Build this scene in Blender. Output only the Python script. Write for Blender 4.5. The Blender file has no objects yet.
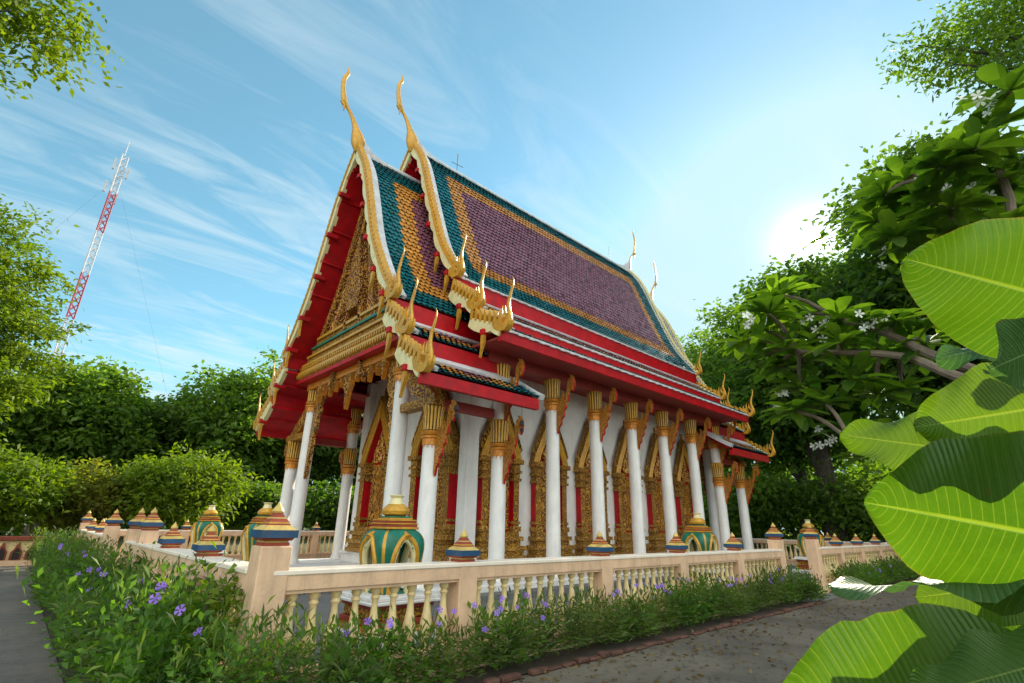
import bpy, math, random
import numpy as np
from mathutils import Vector, Matrix
random.seed(7); RNG = np.random.default_rng(7)
R_ = math.radians
S = bpy.context.scene
COL = S.collection

# ------------------------------------------------------------------ camera
cam_d = bpy.data.cameras.new('camera'); cam = bpy.data.objects.new('camera', cam_d); COL.objects.link(cam)
cam_d.sensor_width = 36.0; cam_d.lens = 504.5 / 1024 * 36; cam_d.clip_start = 0.03; cam_d.clip_end = 3000
CR = np.array([[0.7296868, -0.24598981, -0.63800172], [-0.68350194, -0.23571754, -0.69084176], [0.01955183, 0.94017352, -0.34013449]])
CR[:, 2] = np.array([0.63800172, 0.69084176, 0.34013449]) * -1
M = Matrix.Identity(4)
for i in range(3):
    for j in range(3): M[i][j] = CR[i, j]
EYE = np.array([0, 0, 1.6]); M[0][3], M[1][3], M[2][3] = EYE
cam.matrix_world = M
S.camera = cam

# ------------------------------------------------------------------ sky, sun, exposure
SUN_EL, SUN_AZ = 26.94, 12.93           # azimuth from +X towards +Y
SD = Vector((math.cos(R_(SUN_EL)) * math.cos(R_(SUN_AZ)), math.cos(R_(SUN_EL)) * math.sin(R_(SUN_AZ)), math.sin(R_(SUN_EL))))
W = bpy.data.worlds.new('World'); S.world = W; W.use_nodes = True
nt = W.node_tree; nt.nodes.clear(); L = nt.links.new
def wn(t, **k):
    n = nt.nodes.new(t)
    for a, b in k.items(): setattr(n, a, b)
    return n
sky = wn('ShaderNodeTexSky', sky_type='NISHITA', sun_disc=False, sun_elevation=R_(SUN_EL), sun_rotation=R_(90 - SUN_AZ), altitude=50, air_density=1.0, dust_density=0.22, ozone_density=1.6)
tc = wn('ShaderNodeTexCoord')
sep = wn('ShaderNodeSeparateXYZ'); L(tc.outputs['Generated'], sep.inputs[0])
def wmath(op, a, b=None, clamp=False):
    n = wn('ShaderNodeMath', operation=op, use_clamp=clamp)
    for i, q in enumerate((a, b)):
        if q is None: continue
        if isinstance(q, (int, float)): n.inputs[i].default_value = q
        else: L(q, n.inputs[i])
    return n.outputs[0]
zz = wmath('MAXIMUM', sep.outputs[2], 0.06)
px = wmath('DIVIDE', sep.outputs[0], wmath('ADD', zz, 0.12)); py = wmath('DIVIDE', sep.outputs[1], wmath('ADD', zz, 0.12))
cmb = wn('ShaderNodeCombineXYZ'); L(px, cmb.inputs[0]); L(py, cmb.inputs[1])
mp = wn('ShaderNodeMapping'); mp.inputs['Rotation'].default_value = (0, 0, R_(-28)); mp.inputs['Scale'].default_value = (0.9, 3.0, 1); L(cmb.outputs[0], mp.inputs[0])
n1 = wn('ShaderNodeTexNoise'); n1.inputs['Scale'].default_value = 1.5; n1.inputs['Detail'].default_value = 9; n1.inputs['Roughness'].default_value = 0.62; n1.inputs['Distortion'].default_value = 1.3; L(mp.outputs[0], n1.inputs[0])
n2 = wn('ShaderNodeTexNoise'); n2.inputs['Scale'].default_value = 0.55; n2.inputs['Detail'].default_value = 2; L(cmb.outputs[0], n2.inputs[0])
cr = wn('ShaderNodeMapRange'); cr.inputs[1].default_value = 0.45; cr.inputs[2].default_value = 0.76; L(n1.outputs[0], cr.inputs[0])
cr2 = wn('ShaderNodeMapRange'); cr2.inputs[1].default_value = 0.36; cr2.inputs[2].default_value = 0.56; L(n2.outputs[0], cr2.inputs[0])
cm = wmath('ADD', wmath('MULTIPLY', wmath('MULTIPLY', cr.outputs[0], cr2.outputs[0]), 0.80), 0.13, True)
dotn = wn('ShaderNodeVectorMath', operation='DOT_PRODUCT'); L(tc.outputs['Generated'], dotn.inputs[0]); dotn.inputs[1].default_value = SD
dp = wmath('MAXIMUM', dotn.outputs['Value'], 0.0)
SKYK = 0.10
hsv = wn('ShaderNodeHueSaturation'); hsv.inputs['Saturation'].default_value = 1.22; hsv.inputs['Hue'].default_value = 0.466; L(sky.outputs[0], hsv.inputs['Color'])
lim = wn('ShaderNodeVectorMath', operation='MINIMUM'); L(hsv.outputs[0], lim.inputs[0]); lim.inputs[1].default_value = (2.5, 3.9, 4.5)   # channel cap on the sky colour, flattens the glare round the sun
bgs = wn('ShaderNodeBackground'); L(lim.outputs[0], bgs.inputs[0]); bgs.inputs[1].default_value = SKYK
bgc = wn('ShaderNodeBackground'); bgc.inputs[0].default_value = (0.80, 0.95, 1.0, 1); bgc.inputs[1].default_value = 0.46
mixc = wn('ShaderNodeMixShader'); L(cm, mixc.inputs[0]); L(bgs.outputs[0], mixc.inputs[1]); L(bgc.outputs[0], mixc.inputs[2])
# bright air and the overexposed sun itself, part of the sky
g1 = wmath('MULTIPLY', wmath('POWER', dp, 12), 0.045); g2 = wmath('MULTIPLY', wmath('POWER', dp, 700), 0.55)
g3 = wmath('MULTIPLY', wmath('GREATER_THAN', dp, math.cos(R_(0.9))), 14.0)
bgg = wn('ShaderNodeBackground'); bgg.inputs[0].default_value = (1.0, 0.97, 0.9, 1); L(wmath('ADD', wmath('ADD', g1, g2), g3), bgg.inputs[1])
add = wn('ShaderNodeAddShader'); L(mixc.outputs[0], add.inputs[0]); L(bgg.outputs[0], add.inputs[1])
# added fill: made-up bright cloud behind the camera, lifting the shaded facade
dfill = wn('ShaderNodeVectorMath', operation='DOT_PRODUCT'); L(tc.outputs['Generated'], dfill.inputs[0]); dfill.inputs[1].default_value = Vector((-0.55, -0.78, 0.30)).normalized()
mfill = wn('ShaderNodeMapRange', interpolation_type='SMOOTHSTEP'); mfill.inputs[1].default_value = 0.15; mfill.inputs[2].default_value = 0.70; L(dfill.outputs['Value'], mfill.inputs[0])
nfill = wn('ShaderNodeTexNoise'); nfill.inputs['Scale'].default_value = 2.2; nfill.inputs['Detail'].default_value = 6; L(tc.outputs['Generated'], nfill.inputs[0])
rfill = wn('ShaderNodeMapRange'); rfill.inputs[1].default_value = 0.36; rfill.inputs[2].default_value = 0.56; L(nfill.outputs[0], rfill.inputs[0])
bfill = wn('ShaderNodeBackground'); bfill.inputs[0].default_value = (1.0, 0.90, 0.76, 1); L(wmath('MULTIPLY', wmath('MULTIPLY', mfill.outputs[0], rfill.outputs[0]), 0.95), bfill.inputs[1])
add2 = wn('ShaderNodeAddShader'); L(add.outputs[0], add2.inputs[0]); L(bfill.outputs[0], add2.inputs[1]); add = add2
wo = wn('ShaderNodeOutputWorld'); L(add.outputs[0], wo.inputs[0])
sl = bpy.data.lights.new('sun', 'SUN'); sl.energy = 4.0; sl.angle = R_(0.53); sl.color = (1.0, 0.90, 0.74)
so = bpy.data.objects.new('sun', sl); COL.objects.link(so); so.rotation_euler = SD.to_track_quat('Z', 'Y').to_euler(); so.location = (20, 0, 60)
S.view_settings.view_transform = 'Standard'; S.view_settings.look = 'None'; S.view_settings.gamma = 1.0
S.view_settings.exposure = 1.15

# ------------------------------------------------------------------ materials
def srgb(r, g, b):
    f = lambda c: (c / 255 / 12.92) if c / 255 <= 0.04045 else ((c / 255 + 0.055) / 1.055) ** 2.4
    return (f(r), f(g), f(b), 1)
def newmat(name):
    m = bpy.data.materials.new(name); m.use_nodes = True; t = m.node_tree; t.nodes.clear()
    o = t.nodes.new('ShaderNodeOutputMaterial'); p = t.nodes.new('ShaderNodeBsdfPrincipled'); t.links.new(p.outputs[0], o.inputs[0])
    return m, t, p, o
def N(t, typ, ins=None, **k):
    n = t.nodes.new(typ)
    for a, b in k.items(): setattr(n, a, b)
    for a, b in (ins or {}).items():
        if isinstance(b, bpy.types.NodeSocket): t.links.new(b, n.inputs[a])
        else: n.inputs[a].default_value = b
    return n
def ramp(t, fac, stops):
    n = t.nodes.new('ShaderNodeValToRGB'); t.links.new(fac, n.inputs[0]); e = n.color_ramp.elements
    while len(e) < len(stops): e.new(0.5)
    for i, (p, c) in enumerate(stops): e[i].position = p; e[i].color = c
    return n.outputs[0]
def mix(t, fac, a, b, mode='MIX'):
    n = t.nodes.new('ShaderNodeMix'); n.data_type = 'RGBA'; n.blend_type = mode
    for s, q in ((n.inputs[0], fac), (n.inputs[6], a), (n.inputs[7], b)):
        if isinstance(q, bpy.types.NodeSocket): t.links.new(q, s)
        else: s.default_value = q
    return n.outputs[2]
def paint(name, c, rough=0.5, var=0.12, scale=3.0, bump=0.0, bscale=40, metal=0.0, dirt=0.0, dirtc=(0.12, 0.09, 0.06, 1), spec=0.5):
    m, t, p, o = newmat(name)
    g = N(t, 'ShaderNodeNewGeometry').outputs['Position']
    n = N(t, 'ShaderNodeTexNoise', {0: g, 'Scale': scale, 'Detail': 6.0, 'Roughness': 0.6}).outputs[0]
    dk = tuple(x * (1 - var * 1.6) for x in c[:3]) + (1,); lt = tuple(min(1, x * (1 + var)) for x in c[:3]) + (1,)
    colr = ramp(t, n, [(0.3, dk), (0.7, lt)])
    if dirt > 0:
        mp_ = N(t, 'ShaderNodeMapping', {0: g, 'Scale': (3.0, 3.0, 0.5)}).outputs[0]
        d = N(t, 'ShaderNodeTexNoise', {0: mp_, 'Scale': 1.7, 'Detail': 8.0, 'Roughness': 0.7}).outputs[0]
        f = N(t, 'ShaderNodeMapRange', {0: d, 1: 0.47, 2: 0.78, 3: 0.0, 4: dirt}).outputs[0]
        colr = mix(t, f, colr, dirtc)
    t.links.new(colr, p.inputs['Base Color'])
    p.inputs['Roughness'].default_value = rough; p.inputs['Metallic'].default_value = metal; p.inputs['Specular IOR Level'].default_value = spec
    if bump > 0:
        b = N(t, 'ShaderNodeTexNoise', {0: g, 'Scale': bscale, 'Detail': 5.0}).outputs[0]
        t.links.new(N(t, 'ShaderNodeBump', {'Height': b, 'Strength': bump, 'Distance': 0.02}).outputs[0], p.inputs['Normal'])
    return m
def carved(name, gold, ground, scale=14.0, rough=0.35, metal=0.35, thr=0.30, dist=0.035):
    """gilded stucco relief: scrolls of gold standing over a dark painted ground"""
    m, t, p, o = newmat(name)
    g = N(t, 'ShaderNodeNewGeometry').outputs['Position']
    w = N(t, 'ShaderNodeTexNoise', {0: g, 'Scale': scale * 0.45, 'Detail': 2.0}).outputs[1]
    gg = N(t, 'ShaderNodeVectorMath', {0: g, 1: N(t, 'ShaderNodeVectorMath', {0: w, 3: 0.16}, operation='SCALE').outputs[0]}, operation='ADD').outputs[0]
    v = N(t, 'ShaderNodeTexVoronoi', {0: gg, 'Scale': scale}, feature='F1').outputs['Distance']
    wv = N(t, 'ShaderNodeMath', {0: N(t, 'ShaderNodeMath', {0: v, 1: 15.0}, operation='MULTIPLY').outputs[0]}, operation='SINE').outputs[0]
    fine = N(t, 'ShaderNodeTexNoise', {0: g, 'Scale': scale * 3.0, 'Detail': 4.0}).outputs[0]
    h = N(t, 'ShaderNodeMath', {0: wv, 1: N(t, 'ShaderNodeMath', {0: fine, 1: 1.6}, operation='MULTIPLY').outputs[0]}, operation='ADD').outputs[0]
    f = N(t, 'ShaderNodeMapRange', {0: h, 1: thr - 0.35, 2: thr + 0.45}).outputs[0]
    tone = N(t, 'ShaderNodeTexNoise', {0: g, 'Scale': 2.3, 'Detail': 5.0}).outputs[0]
    gc = ramp(t, tone, [(0.3, tuple(x * 0.72 for x in gold[:3]) + (1,)), (0.7, gold)])
    t.links.new(mix(t, f, ground, gc), p.inputs['Base Color'])
    t.links.new(N(t, 'ShaderNodeMath', {0: f, 1: metal}, operation='MULTIPLY').outputs[0], p.inputs['Metallic'])
    p.inputs['Roughness'].default_value = rough
    t.links.new(N(t, 'ShaderNodeBump', {'Height': h, 'Strength': 0.75, 'Distance': dist}).outputs[0], p.inputs['Normal'])
    return m
def leafmat(name, dark, light, trans=0.45, rough=0.45, nscale=0.6, tcol=None, big=0.0):
    m, t, p, o = newmat(name)
    g = N(t, 'ShaderNodeNewGeometry').outputs['Position']
    n = N(t, 'ShaderNodeTexNoise', {0: g, 'Scale': nscale, 'Detail': 3.0}).outputs[0]
    n2_ = N(t, 'ShaderNodeTexWhiteNoise', {0: N(t, 'ShaderNodeVectorMath', {0: g, 1: (0.13, 0.13, 0.13)}, operation='SNAP').outputs[0]}).outputs[0]
    k = N(t, 'ShaderNodeMath', {0: N(t, 'ShaderNodeMath', {0: n2_, 1: 0.35}, operation='MULTIPLY').outputs[0], 1: n}, operation='ADD').outputs[0]
    c = ramp(t, k, [(0.38, dark), (0.88, light)])
    t.links.new(c, p.inputs['Base Color']); p.inputs['Roughness'].default_value = rough + .15; p.inputs['Specular IOR Level'].default_value = .3
    tr = N(t, 'ShaderNodeBsdfTranslucent')
    t.links.new(mix(t, 1.0, c, tcol or (2.3, 2.3, 0.6, 1), 'MULTIPLY'), tr.inputs[0])
    ms = N(t, 'ShaderNodeMixShader', {0: trans, 1: p.outputs[0], 2: tr.outputs[0]})
    t.links.new(ms.outputs[0], o.inputs[0])
    return m

GOLD, RED = srgb(222, 170, 58), srgb(182, 8, 22)
M_ = dict(
    white=paint('white_plaster', (0.78, 0.75, 0.715, 1), 0.6, 0.08, 1.5, 0.15, 30, dirt=0.5, dirtc=(0.45, 0.40, 0.36, 1)),
    column=paint('white_column_paint', (0.82, 0.79, 0.755, 1), 0.42, 0.06, 2.0, 0.12, 14, dirt=0.5, dirtc=(0.46, 0.41, 0.36, 1)),
    red=paint('red_gloss_paint', RED, 0.5, 0.2, 3.0, 0.12, 12, spec=.3, dirt=0.5, dirtc=(0.16, 0.02, 0.02, 1)),
    maroon=paint('maroon_soffit_paint', srgb(150, 48, 44), 0.6, 0.15, 1.2, 0.1, 15, dirt=0.3),
    gold=carved('gilded_relief', srgb(208, 150, 54), srgb(92, 44, 18), 6.0, metal=.12, thr=.55),
    gold_fine=carved('gilded_fine_relief', srgb(206, 152, 54), srgb(112, 66, 22), 8.5, metal=.12, thr=0.3, dist=0.03),
    gold_plain=paint('gold_paint', srgb(208, 154, 50), 0.34, 0.16, 9.0, 0.35, 26, metal=0.15, dirt=0.3, dirtc=(0.2, 0.1, 0.03, 1)),
    gold_deep=paint('orange_gold_paint', srgb(212, 134, 40), 0.36, 0.22, 9.0, 0.5, 22, metal=0.15, dirt=0.3, dirtc=(0.2, 0.07, 0.02, 1)),
    gold_red=carved('gilded_relief_on_red', srgb(232, 180, 84), srgb(130, 20, 20), 4.5, metal=.12, thr=.5),
    bracket=carved('orange_gilded_relief', srgb(226,152,50), srgb(142,72,22), 12.0, metal=.1, thr=.05),
    groove=paint('capital_groove_paint', srgb(92, 66, 20), 0.5, 0.25, 9.0),
    cream=paint('cream_gold_paint', srgb(226, 214, 160), 0.45, 0.1, 6.0, 0.2, 20, dirt=0.2, dirtc=(0.3, 0.25, 0.12, 1)),
    teal=paint('teal_glazed_tile', srgb(16, 104, 112), 0.22, 0.35, 7.0),
    orange=paint('orange_glazed_tile', srgb(206, 142, 66), 0.25, 0.3, 7.0),
    purple=paint('purple_glazed_tile', srgb(140, 88, 102), 0.26, 0.35, 7.0),
    under=paint('tile_underlay', (0.02, 0.02, 0.025, 1), 0.9),
    mortar=paint('white_ridge_mortar', (0.60, 0.60, 0.62, 1), 0.65, 0.15, 3.0, 0.2, 20, dirt=0.35, dirtc=(0.3, 0.3, 0.3, 1)),
    peach=paint('peach_wall_paint', srgb(226, 186, 150), 0.65, 0.10, 2.5, 0.25, 24, dirt=0.65, dirtc=(0.26, 0.18, 0.12, 1)),
    baluster=paint('cream_baluster_paint', srgb(232, 205, 148), 0.55, 0.08, 5.0, 0.2, 30, dirt=0.4, dirtc=(0.3, 0.2, 0.1, 1)),
    rail_top=paint('pale_rail_paint', srgb(240, 224, 204), 0.5, 0.06, 2.5, 0.12, 24, dirt=0.25, dirtc=(0.4, 0.3, 0.24, 1)),
    blue=paint('blue_paint', srgb(18, 72, 112), 0.5, 0.2, 7.0, 0.2, 20, dirt=0.5, dirtc=(.10,.09,.07,1)),
    yellow=paint('yellow_paint', srgb(212, 180, 96), 0.5, 0.2, 8.0, 0.25, 20, dirt=0.6, dirtc=(.16,.10,.04,1)),
    brick=paint('brick_red_paint', srgb(156, 60, 34), 0.55, 0.2, 8.0, 0.25, 20, dirt=0.55, dirtc=(.08,.04,.02,1)),
    green=paint('emerald_paint', srgb(14, 112, 88), 0.4, 0.2, 6.0, 0.2, 16, dirt=0.45, dirtc=(.03,.05,.04,1)),
    dark=paint('dark_hollow', (0.03, 0.02, 0.02, 1), 0.9),
    terracotta=paint('terracotta_coping', srgb(140, 66, 42), 0.7, 0.2, 4.0, 0.2, 24),
    bark=paint('bark', (0.075, 0.06, 0.045, 1), 0.9, 0.4, 5.0, 0.8, 9),
    palebark=paint('pale_bark', (0.20, 0.15, 0.11, 1), 0.85, 0.3, 6.0, 0.5, 14),
    steel_r=paint('red_steel', srgb(168, 44, 52), 0.6), steel_w=paint('white_steel', (0.55, 0.55, 0.58, 1), 0.6),
    metal=paint('grey_metal', (0.12, 0.12, 0.12, 1), 0.5),
    kerb=paint('old_brick_kerb', srgb(92, 58, 46), 0.9, 0.4, 7.0, 0.6, 14, dirt=0.5),
)
def ground_mat(name, c1, c2, scale, rough=0.9, patch=None):
    m, t, p, o = newmat(name)
    g = N(t, 'ShaderNodeNewGeometry').outputs['Position']
    n = N(t, 'ShaderNodeTexNoise', {0: g, 'Scale': scale, 'Detail': 10.0, 'Roughness': 0.7}).outputs[0]
    f = N(t, 'ShaderNodeTexNoise', {0: g, 'Scale': 60.0, 'Detail': 4.0}).outputs[0]
    c = ramp(t, n, [(0.34, c1), (0.68, c2)])
    c = mix(t, N(t, 'ShaderNodeMapRange', {0: f, 1: 0.35, 2: 0.7, 3: 0.0, 4: 0.45}).outputs[0], c, tuple(x * 1.7 for x in c2[:3]) + (1,))
    if patch:
        q = N(t, 'ShaderNodeTexNoise', {0: g, 'Scale': 0.35, 'Detail': 6.0, 'Roughness': 0.65}).outputs[0]
        c = mix(t, N(t, 'ShaderNodeMapRange', {0: q, 1: 0.46, 2: 0.60, 3: 0.0, 4: 0.8}).outputs[0], c, patch)  # paler brownish patches, with dappled sun painted into the ground colour
    wv = N(t, 'ShaderNodeVectorMath', {0: g, 1: N(t, 'ShaderNodeTexNoise', {0: g, 'Scale': 2.5, 'Detail': 5.0}).outputs[1]}, operation='ADD').outputs[0]
    ck = N(t, 'ShaderNodeTexVoronoi', {0: wv, 'Scale': 0.45}, feature='DISTANCE_TO_EDGE').outputs['Distance']
    c = mix(t, N(t, 'ShaderNodeMapRange', {0: ck, 1: 0.001, 2: 0.007, 3: 0.6, 4: 0.0}).outputs[0], c, (0.012, 0.011, 0.01, 1))
    st = N(t, 'ShaderNodeTexNoise', {0: g, 'Scale': 7.0, 'Detail': 8.0, 'Roughness': 0.8}).outputs[0]
    c = mix(t, N(t, 'ShaderNodeMapRange', {0: st, 1: 0.5, 2: 0.7, 3: 0.0, 4: 0.55}).outputs[0], c, tuple(q * 0.4 for q in c1[:3]) + (1,))
    t.links.new(c, p.inputs['Base Color']); p.inputs['Roughness'].default_value = rough
    t.links.new(N(t, 'ShaderNodeBump', {'Height': f, 'Strength': 0.6, 'Distance': 0.02}).outputs[0], p.inputs['Normal'])
    return m
M_['asphalt'] = ground_mat('worn_asphalt', (0.055, 0.046, 0.034, 1), (0.125, 0.105, 0.076, 1), 1.2, patch=(0.19, 0.155, 0.11, 1))
M_['paving'] = ground_mat('grey_paving', (0.10, 0.10, 0.105, 1), (0.17, 0.165, 0.16, 1), 1.0)
M_['concrete'] = ground_mat('concrete_path', (0.06, 0.055, 0.048, 1), (0.12, 0.108, 0.09, 1), 1.3, patch=(0.17, 0.145, 0.11, 1))
M_['soil'] = ground_mat('soil', (0.03, 0.022, 0.015, 1), (0.07, 0.05, 0.035, 1), 3.0)
M_['earth'] = ground_mat('earth_and_grass', (0.03, 0.05, 0.012, 1), (0.09, 0.085, 0.04, 1), 0.8)

# ------------------------------------------------------------------ mesh helpers
class MB:
    """collects faces in world coordinates; build() links them as ONE mesh object"""
    def __init__(s): s.v, s.f, s.m, s.uv = [], [], [], {}
    def add(s, vs, fs, mi=0):
        b = len(s.v); s.v += [tuple(map(float, q)) for q in vs]
        for f in fs: s.f.append(tuple(b + i for i in f)); s.m.append(mi)
        return b
    def box(s, x0, x1, y0, y1, z0, z1, mi=0, bev=0.0):
        if bev <= 0:
            s.add([(x0,y0,z0),(x1,y0,z0),(x1,y1,z0),(x0,y1,z0),(x0,y0,z1),(x1,y0,z1),(x1,y1,z1),(x0,y1,z1)],
                  [(0,3,2,1),(4,5,6,7),(0,1,5,4),(1,2,6,5),(2,3,7,6),(3,0,4,7)], mi)
        else:
            def ring(x0,x1,y0,y1,z,c): return [(x0+c,y0,z),(x1-c,y0,z),(x1,y0+c,z),(x1,y1-c,z),(x1-c,y1,z),(x0+c,y1,z),(x0,y1-c,z),(x0,y0+c,z)]
            b = bev; v = ring(x0+b,x1-b,y0+b,y1-b,z0,b*.5) + ring(x0,x1,y0,y1,z0+b,b) + ring(x0,x1,y0,y1,z1-b,b) + ring(x0+b,x1-b,y0+b,y1-b,z1,b*.5)
            f = [tuple(range(7,-1,-1)), tuple(range(24,32))]
            for k in range(3):
                for i in range(8): j=(i+1)%8; f.append((k*8+i,k*8+j,k*8+8+j,k*8+8+i))
            s.add(v, f, mi)
    def extrude(s, poly, fn, t0, t1, mi=0, ms=None):
        """poly: 2D outline; fn(a,b,t)->xyz; from depth t0 to t1"""
        n = len(poly); v = [fn(a,b,t0) for a,b in poly] + [fn(a,b,t1) for a,b in poly]
        s.add(v, [tuple(range(n-1,-1,-1)), tuple(range(n,2*n))], mi)
        b = len(s.v) - 2*n
        for i in range(n):
            j=(i+1)%n; s.f.append((b+i,b+j,b+n+j,b+n+i)); s.m.append(mi if ms is None else ms)
    def lathe(s, prof, c, seg=16, mi=0, mod=None, sq=None, mis=None, rot=0.0):
        """prof: (r,z); mod(theta,k)->radius factor; sq: superellipse exponent (square plan)"""
        v=[]; 
        for k,(r,z) in enumerate(prof):
            for i in range(seg):
                a=2*math.pi*i/seg; q=r*(mod(a,k) if mod else 1)
                if sq: q*= 1/((abs(math.cos(a))**sq+abs(math.sin(a))**sq)**(1/sq))
                v.append((c[0]+q*math.cos(a+rot), c[1]+q*math.sin(a+rot), c[2]+z))
        b=s.add(v,[],mi)
        for k in range(len(prof)-1):
            for i in range(seg):
                j=(i+1)%seg; s.f.append((b+k*seg+i,b+k*seg+j,b+(k+1)*seg+j,b+(k+1)*seg+i)); s.m.append(mis[k] if mis else mi)
        s.f.append(tuple(b+i for i in range(seg-1,-1,-1))); s.m.append(mis[0] if mis else mi)
        s.f.append(tuple(b+(len(prof)-1)*seg+i for i in range(seg))); s.m.append(mis[-1] if mis else mi)
    def tube(s, pts, rad, seg=8, mi=0, flat=None):
        pts=[Vector(p) for p in pts]; n=len(pts); rad=[rad]*n if isinstance(rad,(int,float)) else rad
        up=Vector((0,0,1)); vs=[]; prev=None
        for k,p in enumerate(pts):
            d=(pts[min(k+1,n-1)]-pts[max(k-1,0)]).normalized()
            if prev is None:
                a=d.cross(up if abs(d.z)<0.95 else Vector((1,0,0))).normalized()
            else: a=(prev-d*prev.dot(d)).normalized()
            prev=a; b=d.cross(a)
            for i in range(seg):
                t=2*math.pi*i/seg; vs.append(p+(a*math.cos(t)*(flat or 1)+b*math.sin(t))*rad[k])
        o=s.add(vs,[],mi)
        for k in range(n-1):
            for i in range(seg):
                j=(i+1)%seg; s.f.append((o+k*seg+i,o+k*seg+j,o+(k+1)*seg+j,o+(k+1)*seg+i)); s.m.append(mi)
        s.f.append(tuple(o+i for i in range(seg-1,-1,-1))); s.m.append(mi); s.f.append(tuple(o+(n-1)*seg+i for i in range(seg))); s.m.append(mi)
    def build(s, name, mats, parent=None, smooth=False, loc=None):
        me=bpy.data.meshes.new(name); org=np.array(loc if loc is not None else (WORLD.get(parent.name,(0,0,0)) if parent else (0,0,0)),float)
        v=np.array(s.v)-org; me.from_pydata(v.tolist(),[],s.f)
        for m in (mats if isinstance(mats,(list,tuple)) else [mats]): me.materials.append(M_[m] if isinstance(m,str) else m)
        me.polygons.foreach_set('material_index', s.m)
        if smooth:
            me.polygons.foreach_set('use_smooth',[True]*len(s.f))
            try: me.set_sharp_from_angle(angle=R_(42))
            except Exception: pass
        me.update(); o=bpy.data.objects.new(name,me); COL.objects.link(o)
        pw=np.array(WORLD.get(parent.name,(0,0,0)) if parent else (0,0,0),float)
        o.location=org-pw; o.parent=parent; WORLD[o.name]=tuple(org)
        return o
WORLD={}
def tag(o,label=None,cat=None,group=None,kind=None):
    for k,q in (('label',label),('category',cat),('group',group),('kind',kind)):
        if q: o[k]=q
    return o
def empty(name,loc,label,cat,group=None):
    o=bpy.data.objects.new(name,None); COL.objects.link(o); o.location=loc; o.empty_display_size=0.3; WORLD[o.name]=tuple(loc)
    return tag(o,label,cat,group)
def copy_part(o,parent,d=(0,0,0),rz=None):
    c=o.copy(); COL.objects.link(c); c.parent=parent; c.location=Vector(o.location)+Vector(d)
    if rz is not None: c.rotation_euler=(0,0,rz)
    return c
def smooth_path(pts,n=6):
    P=[np.array(p,float) for p in pts]; P=[2*P[0]-P[1]]+P+[2*P[-1]-P[-2]]; out=[]
    for i in range(1,len(P)-2):
        for k in range(n):
            t=k/n; a,b,c,d=P[i-1:i+3]
            out.append(0.5*((2*b)+(-a+c)*t+(2*a-5*b+4*c-d)*t*t+(-a+3*b-3*c+d)*t**3))
    out.append(P[-2]); return out

# ================================================================== GROUND
def sheet(name,x0,x1,y0,y1,z,m,nx=1,ny=1):
    b=MB(); b.add([(x0,y0,z),(x1,y0,z),(x1,y1,z),(x0,y1,z)],[(0,1,2,3)]); return tag(b.build(name,m),kind='structure')
sheet('ground',-400,600,-400,600,-0.02,'earth')
sheet('asphalt_path',-2.0,48,-7,4.72,0.0,'asphalt')
sheet('garden_path',-2.6,0.796,4.724,24.1,0.0,'concrete')
sheet('temple_paving',1.9,27.9,5.4,23.2,0.004,'paving')
sheet('planting_soil',0.8,1.9,4.724,24.0,0.012,'soil')
sheet('planting_soil',1.904,14.0,4.724,5.396,0.012,'soil')
sheet('planting_soil',16.9,27.9,4.724,5.396,0.012,'soil')
sheet('gate_paving',14.004,16.896,4.724,5.396,0.004,'paving')

# ================================================================== TEMPLE
CY, MX = 14.28, 29.8        # centre line; x -> 29.8-x mirrors front to rear
T = empty('temple',(14.9,14.28,0),'Thai temple hall with red eaves, white columns and steep tiled roofs','temple')
b=MB()
b.box(5.9,23.9,9.15,19.41,0.004,0.14,0); b.box(6.1,23.7,9.45,19.11,0.14,0.30,1,0.02)
b.box(4.9,5.9,12.4,16.16,0.004,0.13,0)
b.box(8.52,21.65,10.93,17.63,.303,.60,1,.02); b.box(8.46,21.71,10.87,17.69,.56,.655,1,.02)
b.build('platform',['paving','white'],T)
WN, WF, WX0, WX1 = 11.28, 17.28, 8.87, 21.3
b=MB()
t=0.25
b.box(WX0,WX1,WN,WN+t,0.657,6.6); b.box(WX0,WX1,WF-t,WF,0.657,6.6)
b.box(WX0,WX0+t,WN+t+.002,WF-t-.002,0.657,6.6); b.box(WX1-t,WX1,WN+t+.002,WF-t-.002,0.657,6.6)
b.build('wall','white',T)
for x in (WX0,WX1):
    for y in (WN,WF):
        b=MB(); b.box(x-.2,x+.2,y-.2,y+.2,0.658,6.5,0,0.02); b.box(x-.3,x+.3,y-.3,y+.3,0.659,0.82,0,0.02); b.box(x-.25,x+.25,y-.25,y+.25,0.8,0.94,0,0.02)
        b.build('pilaster','white',T)

# ---- roof profiles: (half width w, height z), ridge to eave
PORCH=[smooth_path([(0.02,13.7),(0.8,12.45),(1.4,11.0),(2.05,9.35),(2.95,7.85),(3.6,7.02)],5), smooth_path([(3.42,6.52),(3.9,6.18),(4.38,5.84)],3), smooth_path([(4.22,5.40),(4.8,5.02),(5.32,4.72)],3)]
MAIN=[smooth_path([(0.02,15.1),(0.72,14.05),(1.55,11.95),(2.35,10.0),(2.95,9.05),(3.38,8.46)],5), smooth_path([(3.22,7.92),(3.8,7.50),(4.38,7.12)],3), smooth_path([(4.22,6.72),(4.85,6.45),(5.5,6.20)],3)]
def resample(path,step):
    P=np.array(path); d=np.r_[0,np.cumsum(np.hypot(*np.diff(P,axis=0).T))]; n=max(2,int(round(d[-1]/step))+1); s=np.linspace(0,d[-1],n)
    return np.c_[np.interp(s,d,P[:,0]),np.interp(s,d,P[:,1])], d[-1]
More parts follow.
